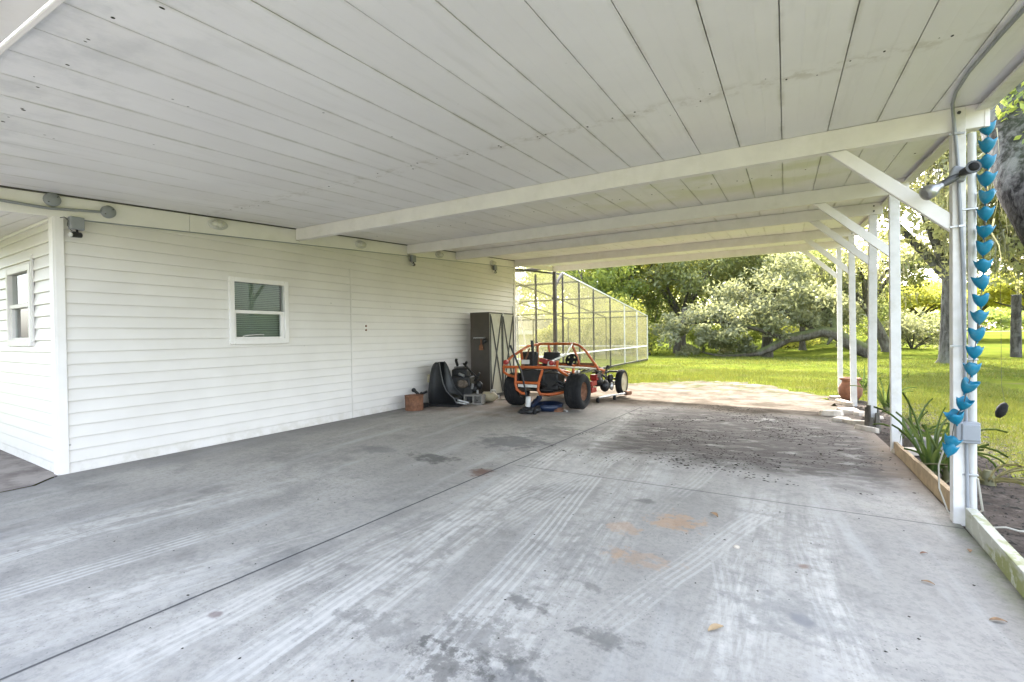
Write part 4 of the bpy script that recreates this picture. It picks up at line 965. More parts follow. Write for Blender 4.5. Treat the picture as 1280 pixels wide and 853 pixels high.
# ================================================================== pool cage
CG = thing('pool_cage', 'large bronze framed insect screen enclosure attached past the house end', 'screen enclosure', (XW, 15.0, -.05))
def k_(p): return (p[0]-XW, p[1]-15.0, p[2]+.05)
CX0, CX1 = XW-.09, XW-9.5
def ctop(y): return 3.5 if y <= 15.02 else 3.5-(y-15.02)*(3.5-2.38)/(26.4-15.02)
ys = [11.7, 13.1, 15.02, 16.5, 18.0, 20.05, 22.15, 24.3, 26.4]
def member(name, p, q, w=.055, h=.055, mat='bronze', up=(0,0,1)):
    mb = MB(); mb.bar(k_(p), k_(q), w, h, up); return mb.build(name, M[mat], CG)
for y in ys[2:]:
    member('frame_post', (CX0,y,-.1), (CX0,y,ctop(y)), .05, .05, 'alu' if y > 21 else 'bronze', (1,0,0))
for y in (11.7, 13.1):
    member('frame_post', (CX0-.05,y,-.1), (CX0-.05,y,3.25), .05, .05, 'bronze', (1,0,0))
member('eave_rail', (CX0,15.02,3.5), (CX0,26.4,2.38), .06, .05, 'alu')
member('eave_rail', (CX0-.05,11.62,3.25), (CX0-.0,15.0,3.45), .05, .05)
member('chair_rail', (CX0+.002,11.62,.76), (CX0+.002,26.38,.76), .05, .05, 'white_trim')
member('kick_plate', (CX0,11.62,.02), (CX0,26.4,.02), .05, .12, 'bronze')
# far sides, roof bows and purlins
for x in (CX0-2.3, CX0-4.6, CX0-6.9, CX1):
    member('frame_post', (x,26.4,-.1), (x,26.4,2.38), .05, .05, 'bronze', (1,0,0))
member('eave_rail', (CX0,26.4,2.38), (CX1,26.4,2.38)); member('chair_rail', (CX0,26.4,.76), (CX1,26.4,.76), .05, .05, 'white_trim')
for y in (13.4, 16.5, 20.05, 24.3):
    member('roof_bow', (CX0,y,min(3.45,ctop(y))), (CX1,y,min(3.45,ctop(y))), .05, .09)
for x in (CX0-2.3, CX0-4.6, CX0-6.9, CX1):
    member('purlin', (x,11.8,3.5), (x,15.02,3.5), .05, .07); member('purlin', (x,15.02,3.5), (x,26.4,2.38), .05, .07)
def panel(pts):
    mb = MB(); mb.add([k_(p) for p in pts], [tuple(range(len(pts)))]); mb.build('screen_panel', M['screen'], CG)
for a, b in zip(ys[2:], ys[3:]): panel([(CX0,a,-.05),(CX0,b,-.05),(CX0,b,ctop(b)),(CX0,a,ctop(a))])
panel([(CX0-.05,11.62,-.05),(CX0-.02,15.0,-.05),(CX0-.02,15.0,3.45),(CX0-.05,11.62,3.25)])
panel([(CX0,26.4,-.05),(CX1,26.4,-.05),(CX1,26.4,2.38),(CX0,26.4,2.38)])
panel([(CX0,15.02,3.5),(CX1,15.02,3.5),(CX1,26.4,2.38),(CX0,26.4,2.38)]); panel([(CX0-.05,11.7,3.47),(CX1,11.7,3.47),(CX1,15.02,3.5),(CX0,15.02,3.5)])
# white lattice brace inside the cage
tw = thing('plant_trellis', 'slim white folding trellis frame standing inside the screen enclosure', 'trellis', gp(-8.0, 14.6))
mb = MB()
for a, b in (((-.5,0,0),(.15,0,3.0)),((.5,0,0),(-.1,0,3.0)),((0,-.3,0),(0,0,3.0)),((-.3,0,1.0),(.3,0,1.0)),((-.15,0,2.0),(.18,0,2.0))): mb.tube([a, b], .022, 8)
mb.build('frame', M['white_trim'], tw)
# low outbuilding beyond the cage
OB = thing('outbuilding', 'low grey stucco outbuilding with white eaves seen through the screens', 'outbuilding', (-22, 38, gz(-22,38)), math.radians(20))
mb = MB(); mb.box((0,3,.85), (22,6,1.9)); mb.build('wall', M['stucco'], OB)
mb = MB(); mb.box((0,2.9,2.02), (23,7,.42)); mb.build('fascia', M['white_trim'], OB)
mb = MB(); mb.add([(-11.6,-.7,2.24),(11.6,-.7,2.24),(11.6,6.5,2.24),(-11.6,6.5,2.24),(-11.6,2.9,3.6),(11.6,2.9,3.6)], [(0,1,5,4),(2,3,4,5),(1,2,5),(3,0,4)]); mb.build('roof', M['shingle'], OB)
for x in (-6, -2, 3, 7):
    mb = MB(); mb.box((x,-.012,1.1), (1.2,.06,.9)); w_ = mb.build('window', M['white_trim'], OB)
    mb = MB(); mb.box((x,-.03,1.1), (1.08,.06,.78)); mb.build('pane', M['room_dark'], w_)
# ================================================================== bed: plants, stones, small things
def strap_plant(p, n, L, seed, label, mat='leaf_strap', droop=1.0, w=.05, group='strap-leaved plants in the bed', rise=1.0):
    r = random.Random(seed); T = thing('strap_lily', label, 'plant', gp(p[0], p[1]), r.uniform(0, 6), group)
    mb = MB()
    for i in range(n):
        a = 2*PI*i/n*1.0+r.uniform(-.4,.4); l = L*r.uniform(.6, 1.1); tilt = r.uniform(.15, .95); ww = w*r.uniform(.7, 1.2)
        d = Vector((math.cos(a), math.sin(a), 0)); s = Vector((-d.y, d.x, 0)); vs = []; N = 9
        pos = Vector((0,0,.0))+d*.03; ang = PI/2-tilt*.55
        for k in range(N+1):
            t = k/N; wk = ww*(.65+.6*t if t < .35 else (1-(t-.35)/.65)**.8*.86+.02)
            up = Vector((-d.x*math.sin(ang), -d.y*math.sin(ang), math.cos(ang)))
            vs += [pos-s*wk/2+up*.012, pos-up*.006, pos+s*wk/2+up*.012]
            pos = pos+(d*math.cos(ang)+Vector((0,0,rise*math.sin(ang))))*(l/N); ang -= droop*tilt*(.10+.32*t)
            if pos.z < .015: pos.z = .015
        fs = []
        for k in range(N):
            b = k*3; fs += [(b, b+1, b+4, b+3), (b+1, b+2, b+5, b+4)]
        mb.add(vs, fs, 0, True)
    mb.build('leaves', M[mat], T)
    mb = MB(); mb.tube([(0,0,-.03),(0,0,.06),(0,0,.12)], [.06,.055,.03], 10); mb.build('bulb_stem', M['leaf_frond'], T); return T
strap_plant(onG(1163,596), 20, .80, 1, 'large green strap-leaved lily between the two nearest posts', droop=1.35, w=.036)
strap_plant(onG(1108,512), 15, .80, 2, 'upright strap-leaved lily behind the second and third posts', droop=.7)
strap_plant(onG(1080,487), 14, .75, 3, 'strap-leaved lily beside the fourth post, in front of the clay pot', droop=.8)
strap_plant(onG(1187,600), 9, .62, 4, 'young upright lily directly behind the rain chain cups', droop=.6, w=.035)
strap_plant(onG(1140,560), 11, .7, 6, 'dark arching lily just right of the second post', droop=1.2)
strap_plant(onG(1235,604), 13, 1.0, 5, 'flattened dry palm-like fronds lying right of the nearest post', 'leaf_frond', 2.4, .022, None, .35)
PT = thing('clay_pot', 'weathered clay pot standing at the base of the far posts', 'pot', gp(*onG(1063,500).xy))
mb = MB(); mb.lathe((0,0,0), [(0,0),(.14,0),(.21,.12),(.22,.26),(.16,.36),(.15,.40),(.20,.44),(.20,.47),(.15,.47),(.13,.36),(0,.30)], 24); mb.build('pot_body', M['terracotta'], PT)
mb = MB(); mb.lathe((0,0,0), [(.13,.44),(.145,.452),(.0,.455)], 18); mb.build('potting_soil', M['bark_chip'], PT)
rs = random.Random(15)
def slab(px, py, sx, sy, sz, rz, label, name='stone_slab', mat='pale_stone', cat='stone', grp='broken stone pieces edging the bed', tilt=.1):
    g = onG(px, py); T = Vector((g.x, g.y, gz(g.x, g.y)-.01)); mb = MB(); n = 7; ring = []
    for k in range(n):
        a = 2*PI*k/n+rs.uniform(-.25,.25); ring.append((sx/2*math.cos(a)*rs.uniform(.85,1.15), sy/2*math.sin(a)*rs.uniform(.85,1.15)))
    vs = [(x*1.03, y*1.03, 0) for x, y in ring]+[(x*rs.uniform(.9,1), y*rs.uniform(.9,1), sz*rs.uniform(.85,1.1)) for x, y in ring]
    mb.add(vs, [tuple(range(n-1,-1,-1)), tuple(range(n,2*n))]+[(k,(k+1)%n,n+(k+1)%n,n+k) for k in range(n)])
    o = mb.build(name, M[mat], None, .008, T, (rs.uniform(-tilt,tilt), rs.uniform(-tilt,tilt), rz)); return tag(o, label, cat, grp)
slab(1056,505,.75,.16,.07,1.9,'long pale stone strip pointing up to the far post')
slab(1061,516,.42,.28,.08,.6,'pale flat stone in the middle of the rubble edge')
slab(1040,519,.40,.26,.09,.2,'brownish flat stone at the left tip of the rubble edge')
slab(1052,526,.36,.24,.06,.9,'thin pale stone in front of the rubble strip')
slab(1070,531,.50,.14,.08,2.2,'narrow brown stone leading toward the third post')
slab(1082,538,.34,.12,.07,2.4,'small brown stone tucked left of the third post base')
slab(1047,498,.45,.14,.06,2.3,'pale board-like stone at the far end of the rubble')
slab(1155,562,.45,.3,.16,.4,'grey broken concrete lump behind the second post', cat='stone', mat='concrete_block')
slab(1132,567,.30,.22,.07,.1,'pale stone at the foot of the second post')
slab(1075,519,.26,.2,.07,1.0,'pale stone beside the fourth post foot')
slab(1090,522,.3,.18,.05,.2,'flat stone chip between the third and fourth posts')
stp = thing('rotten_stump', 'splintered dark rotten wood packed round the third post base', 'rotten wood', gp(XP-.02, 8.81))
mb = MB(); rq = random.Random(31)
for k in range(11):
    a = 2*PI*k/11; mb.bar((.09*math.cos(a), .09*math.sin(a), -.03), (.075*math.cos(a)+rq.uniform(-.02,.02), .075*math.sin(a), rq.uniform(.18,.36)), .05, .025, (math.cos(a), math.sin(a), 0))
mb.build('wood_splinters', M['bark'], stp)
cw = thing('loose_cable', 'thin white cable trailing over the bare soil right of the nearest post', 'cable', gp(1.2, 4.8))
pl = [onG(1219,645), onG(1228,657), onG(1240,662), onG(1258,662), onG(1275,667), onG(1300,668)]
mb = MB(); mb.tube([(0.02,-.04,.35),(.045,-.05,.12)]+[(p.x-1.2, p.y-4.8, .012) for p in pl], .0075, 6); mb.build('cable_run', M['cable_white'], cw)
cw2 = thing('hanging_cable', 'white cable looping down behind the left side of the nearest post', 'cable', gp(1.04, 4.83))
mb = MB(); mb.tube([(.02,0,.58),(-.02,.02,.40),(-.015,.03,.22),(.03,.02,.06),(.06,0,.01)], .006, 6); mb.build('cable_run', M['cable_white'], cw2)
def leaf(px, py, L, rz, label, mat='leaf_dry', cat='dead leaf', name='dead_leaf', grp='dead leaves on the concrete'):
    g = onG(px, py); mb = MB(); N = 7; vs = []
    for k in range(N+1):
        t = k/N; w = L*.20*math.sin(PI*min(1, t*.92+.06)); z = .004+.10*L*math.sin(t*PI)*1.2
        vs += [(L*(t-.5), -w, z+.05*L), (L*(t-.5), 0, z), (L*(t-.5), w, z+.06*L)]
    fs = []
    for k in range(N): b = k*3; fs += [(b,b+3,b+4,b+1),(b+1,b+4,b+5,b+2)]
    mb.add(vs, fs, 0, True); o = mb.build(name, M[mat], None, 0, (g.x, g.y, gz(g.x, g.y)+.001), (0,0,rz)); return tag(o, label, cat, grp)
leaf(895,788,.095,.9,'curled tan leaf lying on bare concrete nearest the viewer','wood_new')
leaf(893,645,.10,-.9,'long brown leaf on the concrete above the pale pebble')
leaf(1160,730,.06,-.4,'small tan leaf on the concrete near the mossy timber')
leaf(1155,693,.05,.5,'small orange-brown leaf left of the nearest post foot','terracotta')
leaf(1248,778,.07,.2,'brown leaf against the mossy timber at the frame edge')
leaf(1212,690,.06,1.4,'crumpled leaf at the end of the mossy timber under the post')
g = onG(921,685); mb = MB(); mb.ball((0,0,.01), .02, 12, (1,.8,.6), 0, .08, rs); tag(mb.build('pebble', M['pale_stone'], None, 0, (g.x, g.y, gz(g.x, g.y)-.004)), 'single pale round pebble on the bare concrete', 'pebble')
# dried mud and litter washed across the slab
rl = random.Random(77); mb = MB()
for k in range(5200):
    x = rl.gauss(-.55, 1.0); y = rl.uniform(5.2, 10.2)
    if x > 1.05 or x < -2.6: continue
    if math.sin(x*3.1+y*1.7)+math.sin(y*4.3-x*2.2) < rl.uniform(-1.2, 1.0): continue
    s = rl.uniform(.003, .011)*(1 if rl.random() < .96 else 2.2); z = gz(x, y)+.001; a = rl.uniform(-.9, .5); n = 5
    e = rl.uniform(1, 2.6)
    ring = [(s*e*math.cos(2*PI*q/n)*rl.uniform(.7,1.2), s*math.sin(2*PI*q/n)*rl.uniform(.7,1.2)) for q in range(n)]
    ca, sa = math.cos(a), math.sin(a)
    vs = [(x+p*ca-q*sa, y+p*sa+q*ca, z) for p, q in ring]+[(x+rl.uniform(-.2,.2)*s, y+rl.uniform(-.2,.2)*s, z+s*rl.uniform(.25,.6))]
    mb.add(vs, [(i, (i+1)%n, n) for i in range(n)])
for k in range(170):
    x = rl.uniform(-4.5, 1.0); y = rl.uniform(.5, 5.4); s = rl.uniform(.002, .008); z = gz(x, y)+.001; n = 4
    vs = [(x+s*math.cos(2*PI*q/n)*rl.uniform(.6,1.6), y+s*math.sin(2*PI*q/n)*rl.uniform(.6,1.6), z) for q in range(n)]+[(x, y, z+s*.5)]
    mb.add(vs, [(i, (i+1)%n, n) for i in range(n)])
for k in range(2600):
    y = rl.uniform(2.0, 12.5); x = rl.uniform(1.2, 2.5)
    s = rl.uniform(.004, .016); e = rl.uniform(1, 4.5) if rl.random() < .5 else 1; a = rl.uniform(0, PI); z = gz(x, y)-.011; ca, sa = math.cos(a), math.sin(a); n = 5
    ring = [(s*e*math.cos(2*PI*q/n)*rl.uniform(.7,1.2), s*math.sin(2*PI*q/n)*rl.uniform(.7,1.2)) for q in range(n)]
    mb.add([(x+p*ca-q*sa, y+p*sa+q*ca, z) for p, q in ring]+[(x, y, z+s*rl.uniform(.4,1.1))], [(i, (i+1)%n, n) for i in range(n)])
tag(mb.build('mud_litter', M['bark_chip']), 'dark crumbs of dried mud and leaf litter scattered over the slab', 'litter', None, 'stuff')

# ================================================================== vegetation
NR = np.random.default_rng(12)
def leaf_quads(C_, R_, n, size, rng, up=.25):
    """n leaves round each clump centre; C_ (k,3), R_ (k,3)"""
    k = len(C_); idx = np.repeat(np.arange(k), n); N = k*n
    d = rng.normal(size=(N,3)); d /= np.linalg.norm(d, axis=1)[:,None]; r = rng.random(N)**.45
    P = C_[idx]+d*r[:,None]*R_[idx]
    nrm = rng.normal(size=(N,3)); nrm[:,2] += up; nrm /= np.linalg.norm(nrm, axis=1)[:,None]
    a = np.cross(nrm, rng.normal(size=(N,3))); a /= np.linalg.norm(a, axis=1)[:,None]+1e-9; b = np.cross(nrm, a)
    s = size*(.6+.8*rng.random(N))[:,None]
    Q = np.stack([P-a*s, P+b*s*.45, P+a*s, P-b*s*.45], 1); return Q.reshape(-1,3)
def moss_quads(P, n, rng, lmin, lmax, w=.05):
    """ribbons hanging from each point"""
    out = []
    for p in P:
        for k in range(n):
            q = np.array(p)+rng.normal(size=3)*np.array([.25,.25,.12]); L = rng.uniform(lmin, lmax); S = 5; a = rng.uniform(0, PI)
            dx = np.array([math.cos(a), math.sin(a), 0]); c = q.copy(); ww = w*rng.uniform(.5, 1.3)
            for i in range(S):
                c2 = c+np.array([rng.normal()*.03, rng.normal()*.03, -L/S]); w0 = ww*(1-i/S*.8)*rng.uniform(.6,1.2); w1 = ww*(1-(i+1)/S*.85)
                out += [c-dx*w0, c+dx*w0, c2+dx*w1, c2-dx*w1]; c = c2
    return np.array(out)
def tree(label, x, y, Ht, R, leafm='leaf_dense', bark='bark', seed=0, tr=.28, cb=.3, nl=7, per=150, size=.16, lean=(0,0), moss=0, grp=None, name='tree', flat=.8, ncl=42, cat='tree', csz=1.0):
    rng = np.random.default_rng(seed+100); r = random.Random(seed); z0 = gz(x, y)-.12
    T = thing(name, label, cat, (x, y, z0), 0, grp)
    cz = Ht*(cb+(1-cb)/2); hz = Ht*(1-cb)/2; top = Vector((lean[0], lean[1], Ht*max(cb, .25)*1.05))
    mb = MB(); fork = top
    mb.tube([(0,0,-.1),(0.01,0,.25),(lean[0]*.3,lean[1]*.3,Ht*cb*.4),tuple(fork)], [tr*1.7, tr*1.15, tr*.95, tr*.75], 10)
    tips = []
    for i in range(nl):
        a = 2*PI*i/nl+r.uniform(-.4,.4); rr_ = R*r.uniform(.45,.85); e = Vector((lean[0]+rr_*math.cos(a), lean[1]+rr_*math.sin(a), cz+hz*r.uniform(-.45,.75)))
        mid = fork.lerp(e, .5)+Vector((r.uniform(-.1,.1)*R, r.uniform(-.1,.1)*R, hz*r.uniform(.0,.25)))
        mb.tube([tuple(fork-Vector((0,0,.2))), tuple(mid), tuple(e)], [tr*.55, tr*.32, tr*.08], 7)
        for k in range(3):
            s = mid.lerp(e, r.uniform(0,.6)); q = s+Vector((r.uniform(-1,1)*R*.4, r.uniform(-1,1)*R*.4, r.uniform(-.2,.6)*hz)); tips.append(q)
            mb.tube([tuple(s), tuple(s.lerp(q,.5)+Vector((0,0,.1))), tuple(q)], [tr*.2, tr*.12, tr*.04], 5)
        tips.append(e)
    mb.build('trunk', M[bark], T)
    cl = [np.array(t) for t in tips]
    while len(cl) < ncl:
        d = rng.normal(size=3); d /= np.linalg.norm(d); q = np.array([lean[0], lean[1], cz])+d*rng.uniform(.5,1)*np.array([R*.9, R*.9, hz*.92]); cl.append(q)
    cl = np.array(cl); rad = rng.uniform(.16, .30, size=(len(cl),1))*R*np.array([[1.15,1.15,flat]])*csz
    quads_obj('crown', leaf_quads(cl, rad, per, size, rng), M[leafm], T)
    if moss:
        low = cl[np.argsort(cl[:,2])][:int(len(cl)*.75)]; pts = low[rng.integers(0, len(low), moss)]+rng.normal(size=(moss,3))*R*.10
        quads_obj('hanging_moss', moss_quads(pts, 12, rng, .25, 1.15, .030), M['moss_hang'], T)['kind'] = 'stuff'
    return T
def bush(label, x, y, Ht, R, leafm, seed, per=220, size=.13, grp=None, name='shrub', ncl=16, cat='shrub'):
    rng = np.random.default_rng(seed+500); z0 = gz(x, y)-.1; T = thing(name, label, cat, (x, y, z0), 0, grp)
    cl = np.stack([rng.normal(size=ncl)*R*.42, rng.normal(size=ncl)*R*.42, rng.uniform(.18, .8, ncl)*Ht], 1)
    rad = np.stack([np.full(ncl, R*.42), np.full(ncl, R*.42), np.full(ncl, Ht*.27)], 1)*rng.uniform(.7,1.2,(ncl,1))
    quads_obj('foliage', leaf_quads(cl, rad, per, size, rng), M[leafm], T)
    mb = MB()
    for q in cl[:8]: mb.tube([(0,0,-.05),(q[0]*.4,q[1]*.4,q[2]*.5),tuple(q)], [.06,.04,.015], 6)
    mb.build('stem', M['bark'], T); return T
BT = 'trees along the back of the lawn'
def T_(label, px, Y, Ht, R, mat, seed, **k): return tree(label, gx(px, Y), Y, Ht, R, mat, seed=seed, grp=BT, **k)
T_('dense green tree rising directly behind the pool cage roof', 722, 46, 13, 5.2, 'leaf_dense', 1, per=210, ncl=52)
T_('bright yellow-green tree right of the pool cage corner', 795, 41, 13.5, 5.0, 'leaf_yellow', 2, per=200, ncl=52)
T_('dark dense tree at the right edge of the pool cage', 762, 37, 9.5, 3.6, 'leaf_dense', 3, per=210, cb=.12)
T_('tall broad tree behind the yellow-green one', 840, 54, 15, 6.5, 'leaf_dense', 4, per=200, ncl=52, size=.19)
T_('grey-green oak with a bare dark trunk left of the arching limb', 852, 42, 12, 5.6, 'leaf_oak', 5, per=210, ncl=56, tr=.36, cb=.26)
T_('tall grey-green oak in the middle of the far tree line', 905, 50, 14, 6.4, 'leaf_oak', 6, per=200, ncl=54, size=.19)
T_('broad oak rising behind the arching limb', 958, 46, 11.2, 5.6, 'leaf_oak', 7, per=210, ncl=54, tr=.36, cb=.24)
T_('pale silvery oak at the right end of the left tree group', 1003, 52, 9.4, 5.0, 'leaf_silver', 8, per=200, cb=.15)
T_('low olive tree behind the two farthest posts', 1050, 54, 8.2, 4.6, 'leaf_oak', 9, per=200, cb=.12)
T_('mossy tree with dark leaning trunk behind the second post', 1110, 43, 9.2, 4.2, 'leaf_oak', 10, per=120, moss=60, cb=.35, lean=(-1.2,0), tr=.34)
T_('tall dark tree closing the gap left of the cage', 690, 62, 16, 7, 'leaf_dense', 11, per=190, ncl=50, size=.22)
T_('tall tree far behind the middle oak', 880, 68, 17, 7.5, 'leaf_dense', 12, per=190, ncl=50, size=.24)
T_('tall tree far behind the broad oak', 975, 70, 13.5, 6.5, 'leaf_dense', 13, per=190, ncl=50, size=.24)
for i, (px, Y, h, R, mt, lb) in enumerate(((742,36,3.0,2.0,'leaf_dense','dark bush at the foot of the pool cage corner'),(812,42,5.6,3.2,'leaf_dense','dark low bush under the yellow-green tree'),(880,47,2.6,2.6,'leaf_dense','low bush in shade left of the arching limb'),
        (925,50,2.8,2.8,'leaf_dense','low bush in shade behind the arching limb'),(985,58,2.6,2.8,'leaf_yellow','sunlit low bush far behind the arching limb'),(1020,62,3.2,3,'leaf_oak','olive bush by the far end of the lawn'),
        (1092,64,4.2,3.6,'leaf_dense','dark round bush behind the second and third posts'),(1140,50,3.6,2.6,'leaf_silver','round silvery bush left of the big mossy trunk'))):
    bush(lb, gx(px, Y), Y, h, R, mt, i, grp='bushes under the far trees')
# bright shrubs seen through the cage
for i, (px, Y, h, R, lb) in enumerate(((690,31,2.6,1.8,'bright lime shrub seen through the cage beside the dark steel post'),(738,31,4.0,2.4,'lime green shrub seen through the middle cage screens'),(778,33,4.6,2.2,'lime green shrub just behind the far cage corner'))):
    bush(lb, gx(px, Y), Y, h, R, 'leaf_yellow', 40+i, grp='lime shrubs behind the cage')
# sprawling oak: limb arching over the lawn
SO = thing('sprawling_oak', 'sprawling oak with one mossy limb arching down onto the lawn', 'tree', (gx(1092,34), 34, gz(gx(1092,34),34)-.1))
so = Vector(SO.location); lim = [(1094,441,34),(1078,437,34),(1060,428,34),(1046,418,34),(1028,414.5,34),(1006,420,34),(985,423,33.8),(966,434,33.6),(950,441,33.4),(925,444,33.2),(900,445,33),(880,441,33)]
mb = MB(); mb.tube([tuple(onY(*q)-so) for q in lim], [.50,.40,.36,.34,.33,.31,.28,.25,.21,.16,.11,.05], 12)
mb.tube([tuple(onY(*q)-so) for q in ((1028,416,34),(1000,398,34.4),(965,380,35),(930,362,35.6))], [.26,.2,.14,.06], 8)
mb.tube([tuple(onY(*q)-so) for q in ((1046,418,34),(1040,395,35),(1010,365,36),(985,345,37))], [.26,.2,.13,.05], 8)
mb.tube([tuple(onY(*q)-so) for q in ((985,424,33.8),(950,412,33.4),(905,402,33),(850,405,32.6))], [.2,.15,.10,.04], 8)
mb.tube([tuple(onY(*q)-so) for q in ((1082,438,34),(1088,425,34.3),(1090,420,34.4))], [.22,.15,.10], 8)
mb.tube([tuple(onY(*q)-so) for q in ((1042,418,34),(1036,428,33.8),(1034,431,33.7))], [.16,.10,.05], 8)
for q in ((958,443,36.5),(848,437,36.5)):
    b_ = onY(*q)-so; mb.tube([(b_.x,b_.y,b_.z-.3),(b_.x+.1,b_.y,b_.z+1.2),(b_.x+.5,b_.y,b_.z+3.0)], [.42,.30,.2], 9)
mb.build('trunk', M['bark_mossy'], SO)
cl = []; rng = np.random.default_rng(77)
for px, py, Y, rr_ in ((835,418,32.6,1.0),(852,405,32.6,1.2),(872,396,32.8,1.4),(898,392,33,1.5),(918,412,33.1,1.1),(880,420,32.8,.9),(940,395,33.5,1.6),(965,382,34.5,1.8),(992,372,35,1.9),(1018,365,36,1.8),(1040,376,35.5,1.5),(1030,394,35,1.2),
                       (930,365,35.4,1.9),(958,350,36,2.0),(990,345,37,2.0),(905,370,35,1.7),(1000,402,34.4,1.0),(960,408,33.8,1.2),(905,432,32.8,.7),(935,430,33,.8),(980,330,37.5,1.6),(1058,385,36,1.2),(865,434,32.7,.6)):
    for k in range(5):
        p = onY(px+rng.normal()*7, py+rng.normal()*6, Y+rng.normal()*.8)-so; cl.append((p.x, p.y, p.z, rr_*rng.uniform(.4,.75)))
cl = np.array(cl); quads_obj('crown', leaf_quads(cl[:,:3], cl[:,3:]*np.array([[1.1,1.1,.75]]), 130, .13, rng), M['leaf_silver'], SO)
quads_obj('hanging_moss', moss_quads(cl[::4,:3], 5, rng, .3, .8, .035), M['moss_hang'], SO)['kind'] = 'stuff'
# right side: moss hung oaks
def RT(label, px, Y, *a, **k): return tree(label, gx(px, Y), Y, *a, grp='moss-hung oaks on the right lawn', name='live_oak', bark='bark_grey', **k)
RT('big moss-hung oak whose flared trunk stands left of the nearest post', 1189, 29.5, 15.5, 7.5, 'leaf_pale', seed=21, tr=.42, cb=.24, per=330, ncl=70, moss=260, size=.15, csz=.85)
RT('moss-hung oak behind the rain chain', 1318, 44, 14.5, 7.0, 'leaf_pale', seed=22, tr=.4, cb=.20, per=300, ncl=62, moss=200, size=.18, csz=.9)
RT('moss-hung oak reaching in from the right frame edge', 1345, 26, 12, 6.5, 'leaf_pale', seed=23, tr=.4, cb=.22, per=330, ncl=60, moss=220, size=.14, csz=.85)
for i, (px, Y, h, R, lb) in enumerate(((1150,66,6.6,5.0,'bright yellow-green tree low behind the big mossy trunk'),(1222,70,6.4,5.2,'bright yellow-green tree low behind the rain chain'),(1290,64,7.0,5.0,'bright yellow-green tree at the right frame edge'))):
    tree(lb, gx(px, Y), Y, h, R, 'leaf_yellow', seed=60+i, tr=.22, cb=.42, per=190, ncl=40, size=.2, grp='yellow-green trees across the lawn', flat=.55)
# near leaning oak: its big limb leaves the picture at the top right
NO = thing('leaning_oak', 'thick grey oak limb with ferns leaning over the roof corner', 'tree', (8.6, 5.6, gz(8.6,5.6)-.1)); no = Vector(NO.location)
pts = [Vector((8.6,5.6,-.2)), Vector((8.2,5.8,1.2))]+[onY(*q) for q in ((1345,300,7.0),(1300,225,7.4),(1274,165,7.8),(1252,105,8.2),(1232,50,8.7),(1200,-40,9.4))]
mb = MB(); mb.tube([tuple(p-no) for p in pts], [.62,.50,.40,.35,.31,.27,.24,.17], 14)
for a, b, c in (((1285,195,7.6),(1330,120,8.5),(1400,60,9)),((1265,140,8),(1290,60,9),(1330,-60,10)),((1300,225,7.4),(1360,200,6.6),(1450,120,6))):
    mb.tube([tuple(onY(*q)-no) for q in (a,b,c)], [.14,.10,.05], 8)
for e in ((9,14,8),(7,18,8.5),(11,20,9),(6,12,7.5),(12,12,8),(8.5,24,9)):
    mb.tube([tuple(pts[4]-no), tuple(pts[4].lerp(Vector(e),.5)+Vector((0,0,.6))-no), tuple(Vector(e)-no)], [.15,.10,.03], 7)
mb.build('trunk', M['bark_near'], NO)
rng = np.random.default_rng(99); cl = []
for k in range(130):
    yy = rng.uniform(6,27); cl.append((rng.uniform(4.2+(yy-8)*.34,17), yy, rng.uniform(5.4,10)))
cl = np.array(cl)-np.array(no); quads_obj('crown', leaf_quads(cl, np.full((130,3), 1.0)*np.array([[1.1,1.1,.6]]), 150, .075, rng), M['leaf_pale'], NO)
fern = [onY(px+rng.normal()*9, py+rng.normal()*8, Y-.25) for px, py, Y in ((1268,135,8),(1272,150,7.8),(1258,110,8.2),(1285,185,7.6),(1262,122,8.1))]
cl = np.array([tuple(p-no) for p in fern])*1.0; quads_obj('fern_tuft', leaf_quads(cl, np.full((len(cl),3), .16), 60, .045, rng), M['leaf_dense'], NO)['kind'] = 'stuff'
mp = np.array([tuple(onY(rng.uniform(1245,1330), rng.uniform(90,250), 7.9)-no) for k in range(14)]+[tuple(np.array((rng.uniform(4.5,10),rng.uniform(12,22),rng.uniform(5.2,7.5)))-np.array(no)) for k in range(60)])
quads_obj('hanging_moss', moss_quads(mp, 12, rng, .3, 1.0, .008), M['moss_hang'], NO)['kind'] = 'stuff'
# dark ornament on a line from the oak limb
hp = onY(1252,513,7.9); OR = thing('hanging_ornament', 'dark oval ornament hanging on a thin line above the right lawn', 'ornament', tuple(hp))
mb = MB(); mb.lathe((0,0,0), [(0,-.125),(.03,-.115),(.058,-.05),(.062,.02),(.045,.09),(.02,.12),(0,.125)], 14, fn=lambda r, h, t: (r*(1+.08*math.sin(5*t+h*40)), h))
mb.v = [tuple(Matrix.Rotation(.35,3,'Y') @ Vector(p)) for p in mb.v]; mb.v = [(x*.8,y*.8,z*.8) for x,y,z in mb.v]; mb.build('ornament_body', M['black_rubber'], OR)
mb = MB(); mb.tube([(.03,0,.09),(0,0,.3),(-.02,.0,3.4)], .0018, 5); mb.build('line', M['dark_grey'], OR)
# grey timber post on the far lawn
UP = thing('timber_pole', 'weathered grey timber pole standing on the right lawn', 'pole', gp(gx(1270,36), 36)); mb = MB()
mb.tube([(0,0,-.2),(0,0,1.5),(.02,0,3.3)], [.24,.22,.20], 12); mb.build('pole_shaft', M['bark_grey'], UP)
mb = MB(); mb.lathe((.02,0,3.3), [(.205,-.02),(.215,.0),(.205,.03),(0,.05)], 12); mb.build('pole_cap', M['dark_grey'], UP)
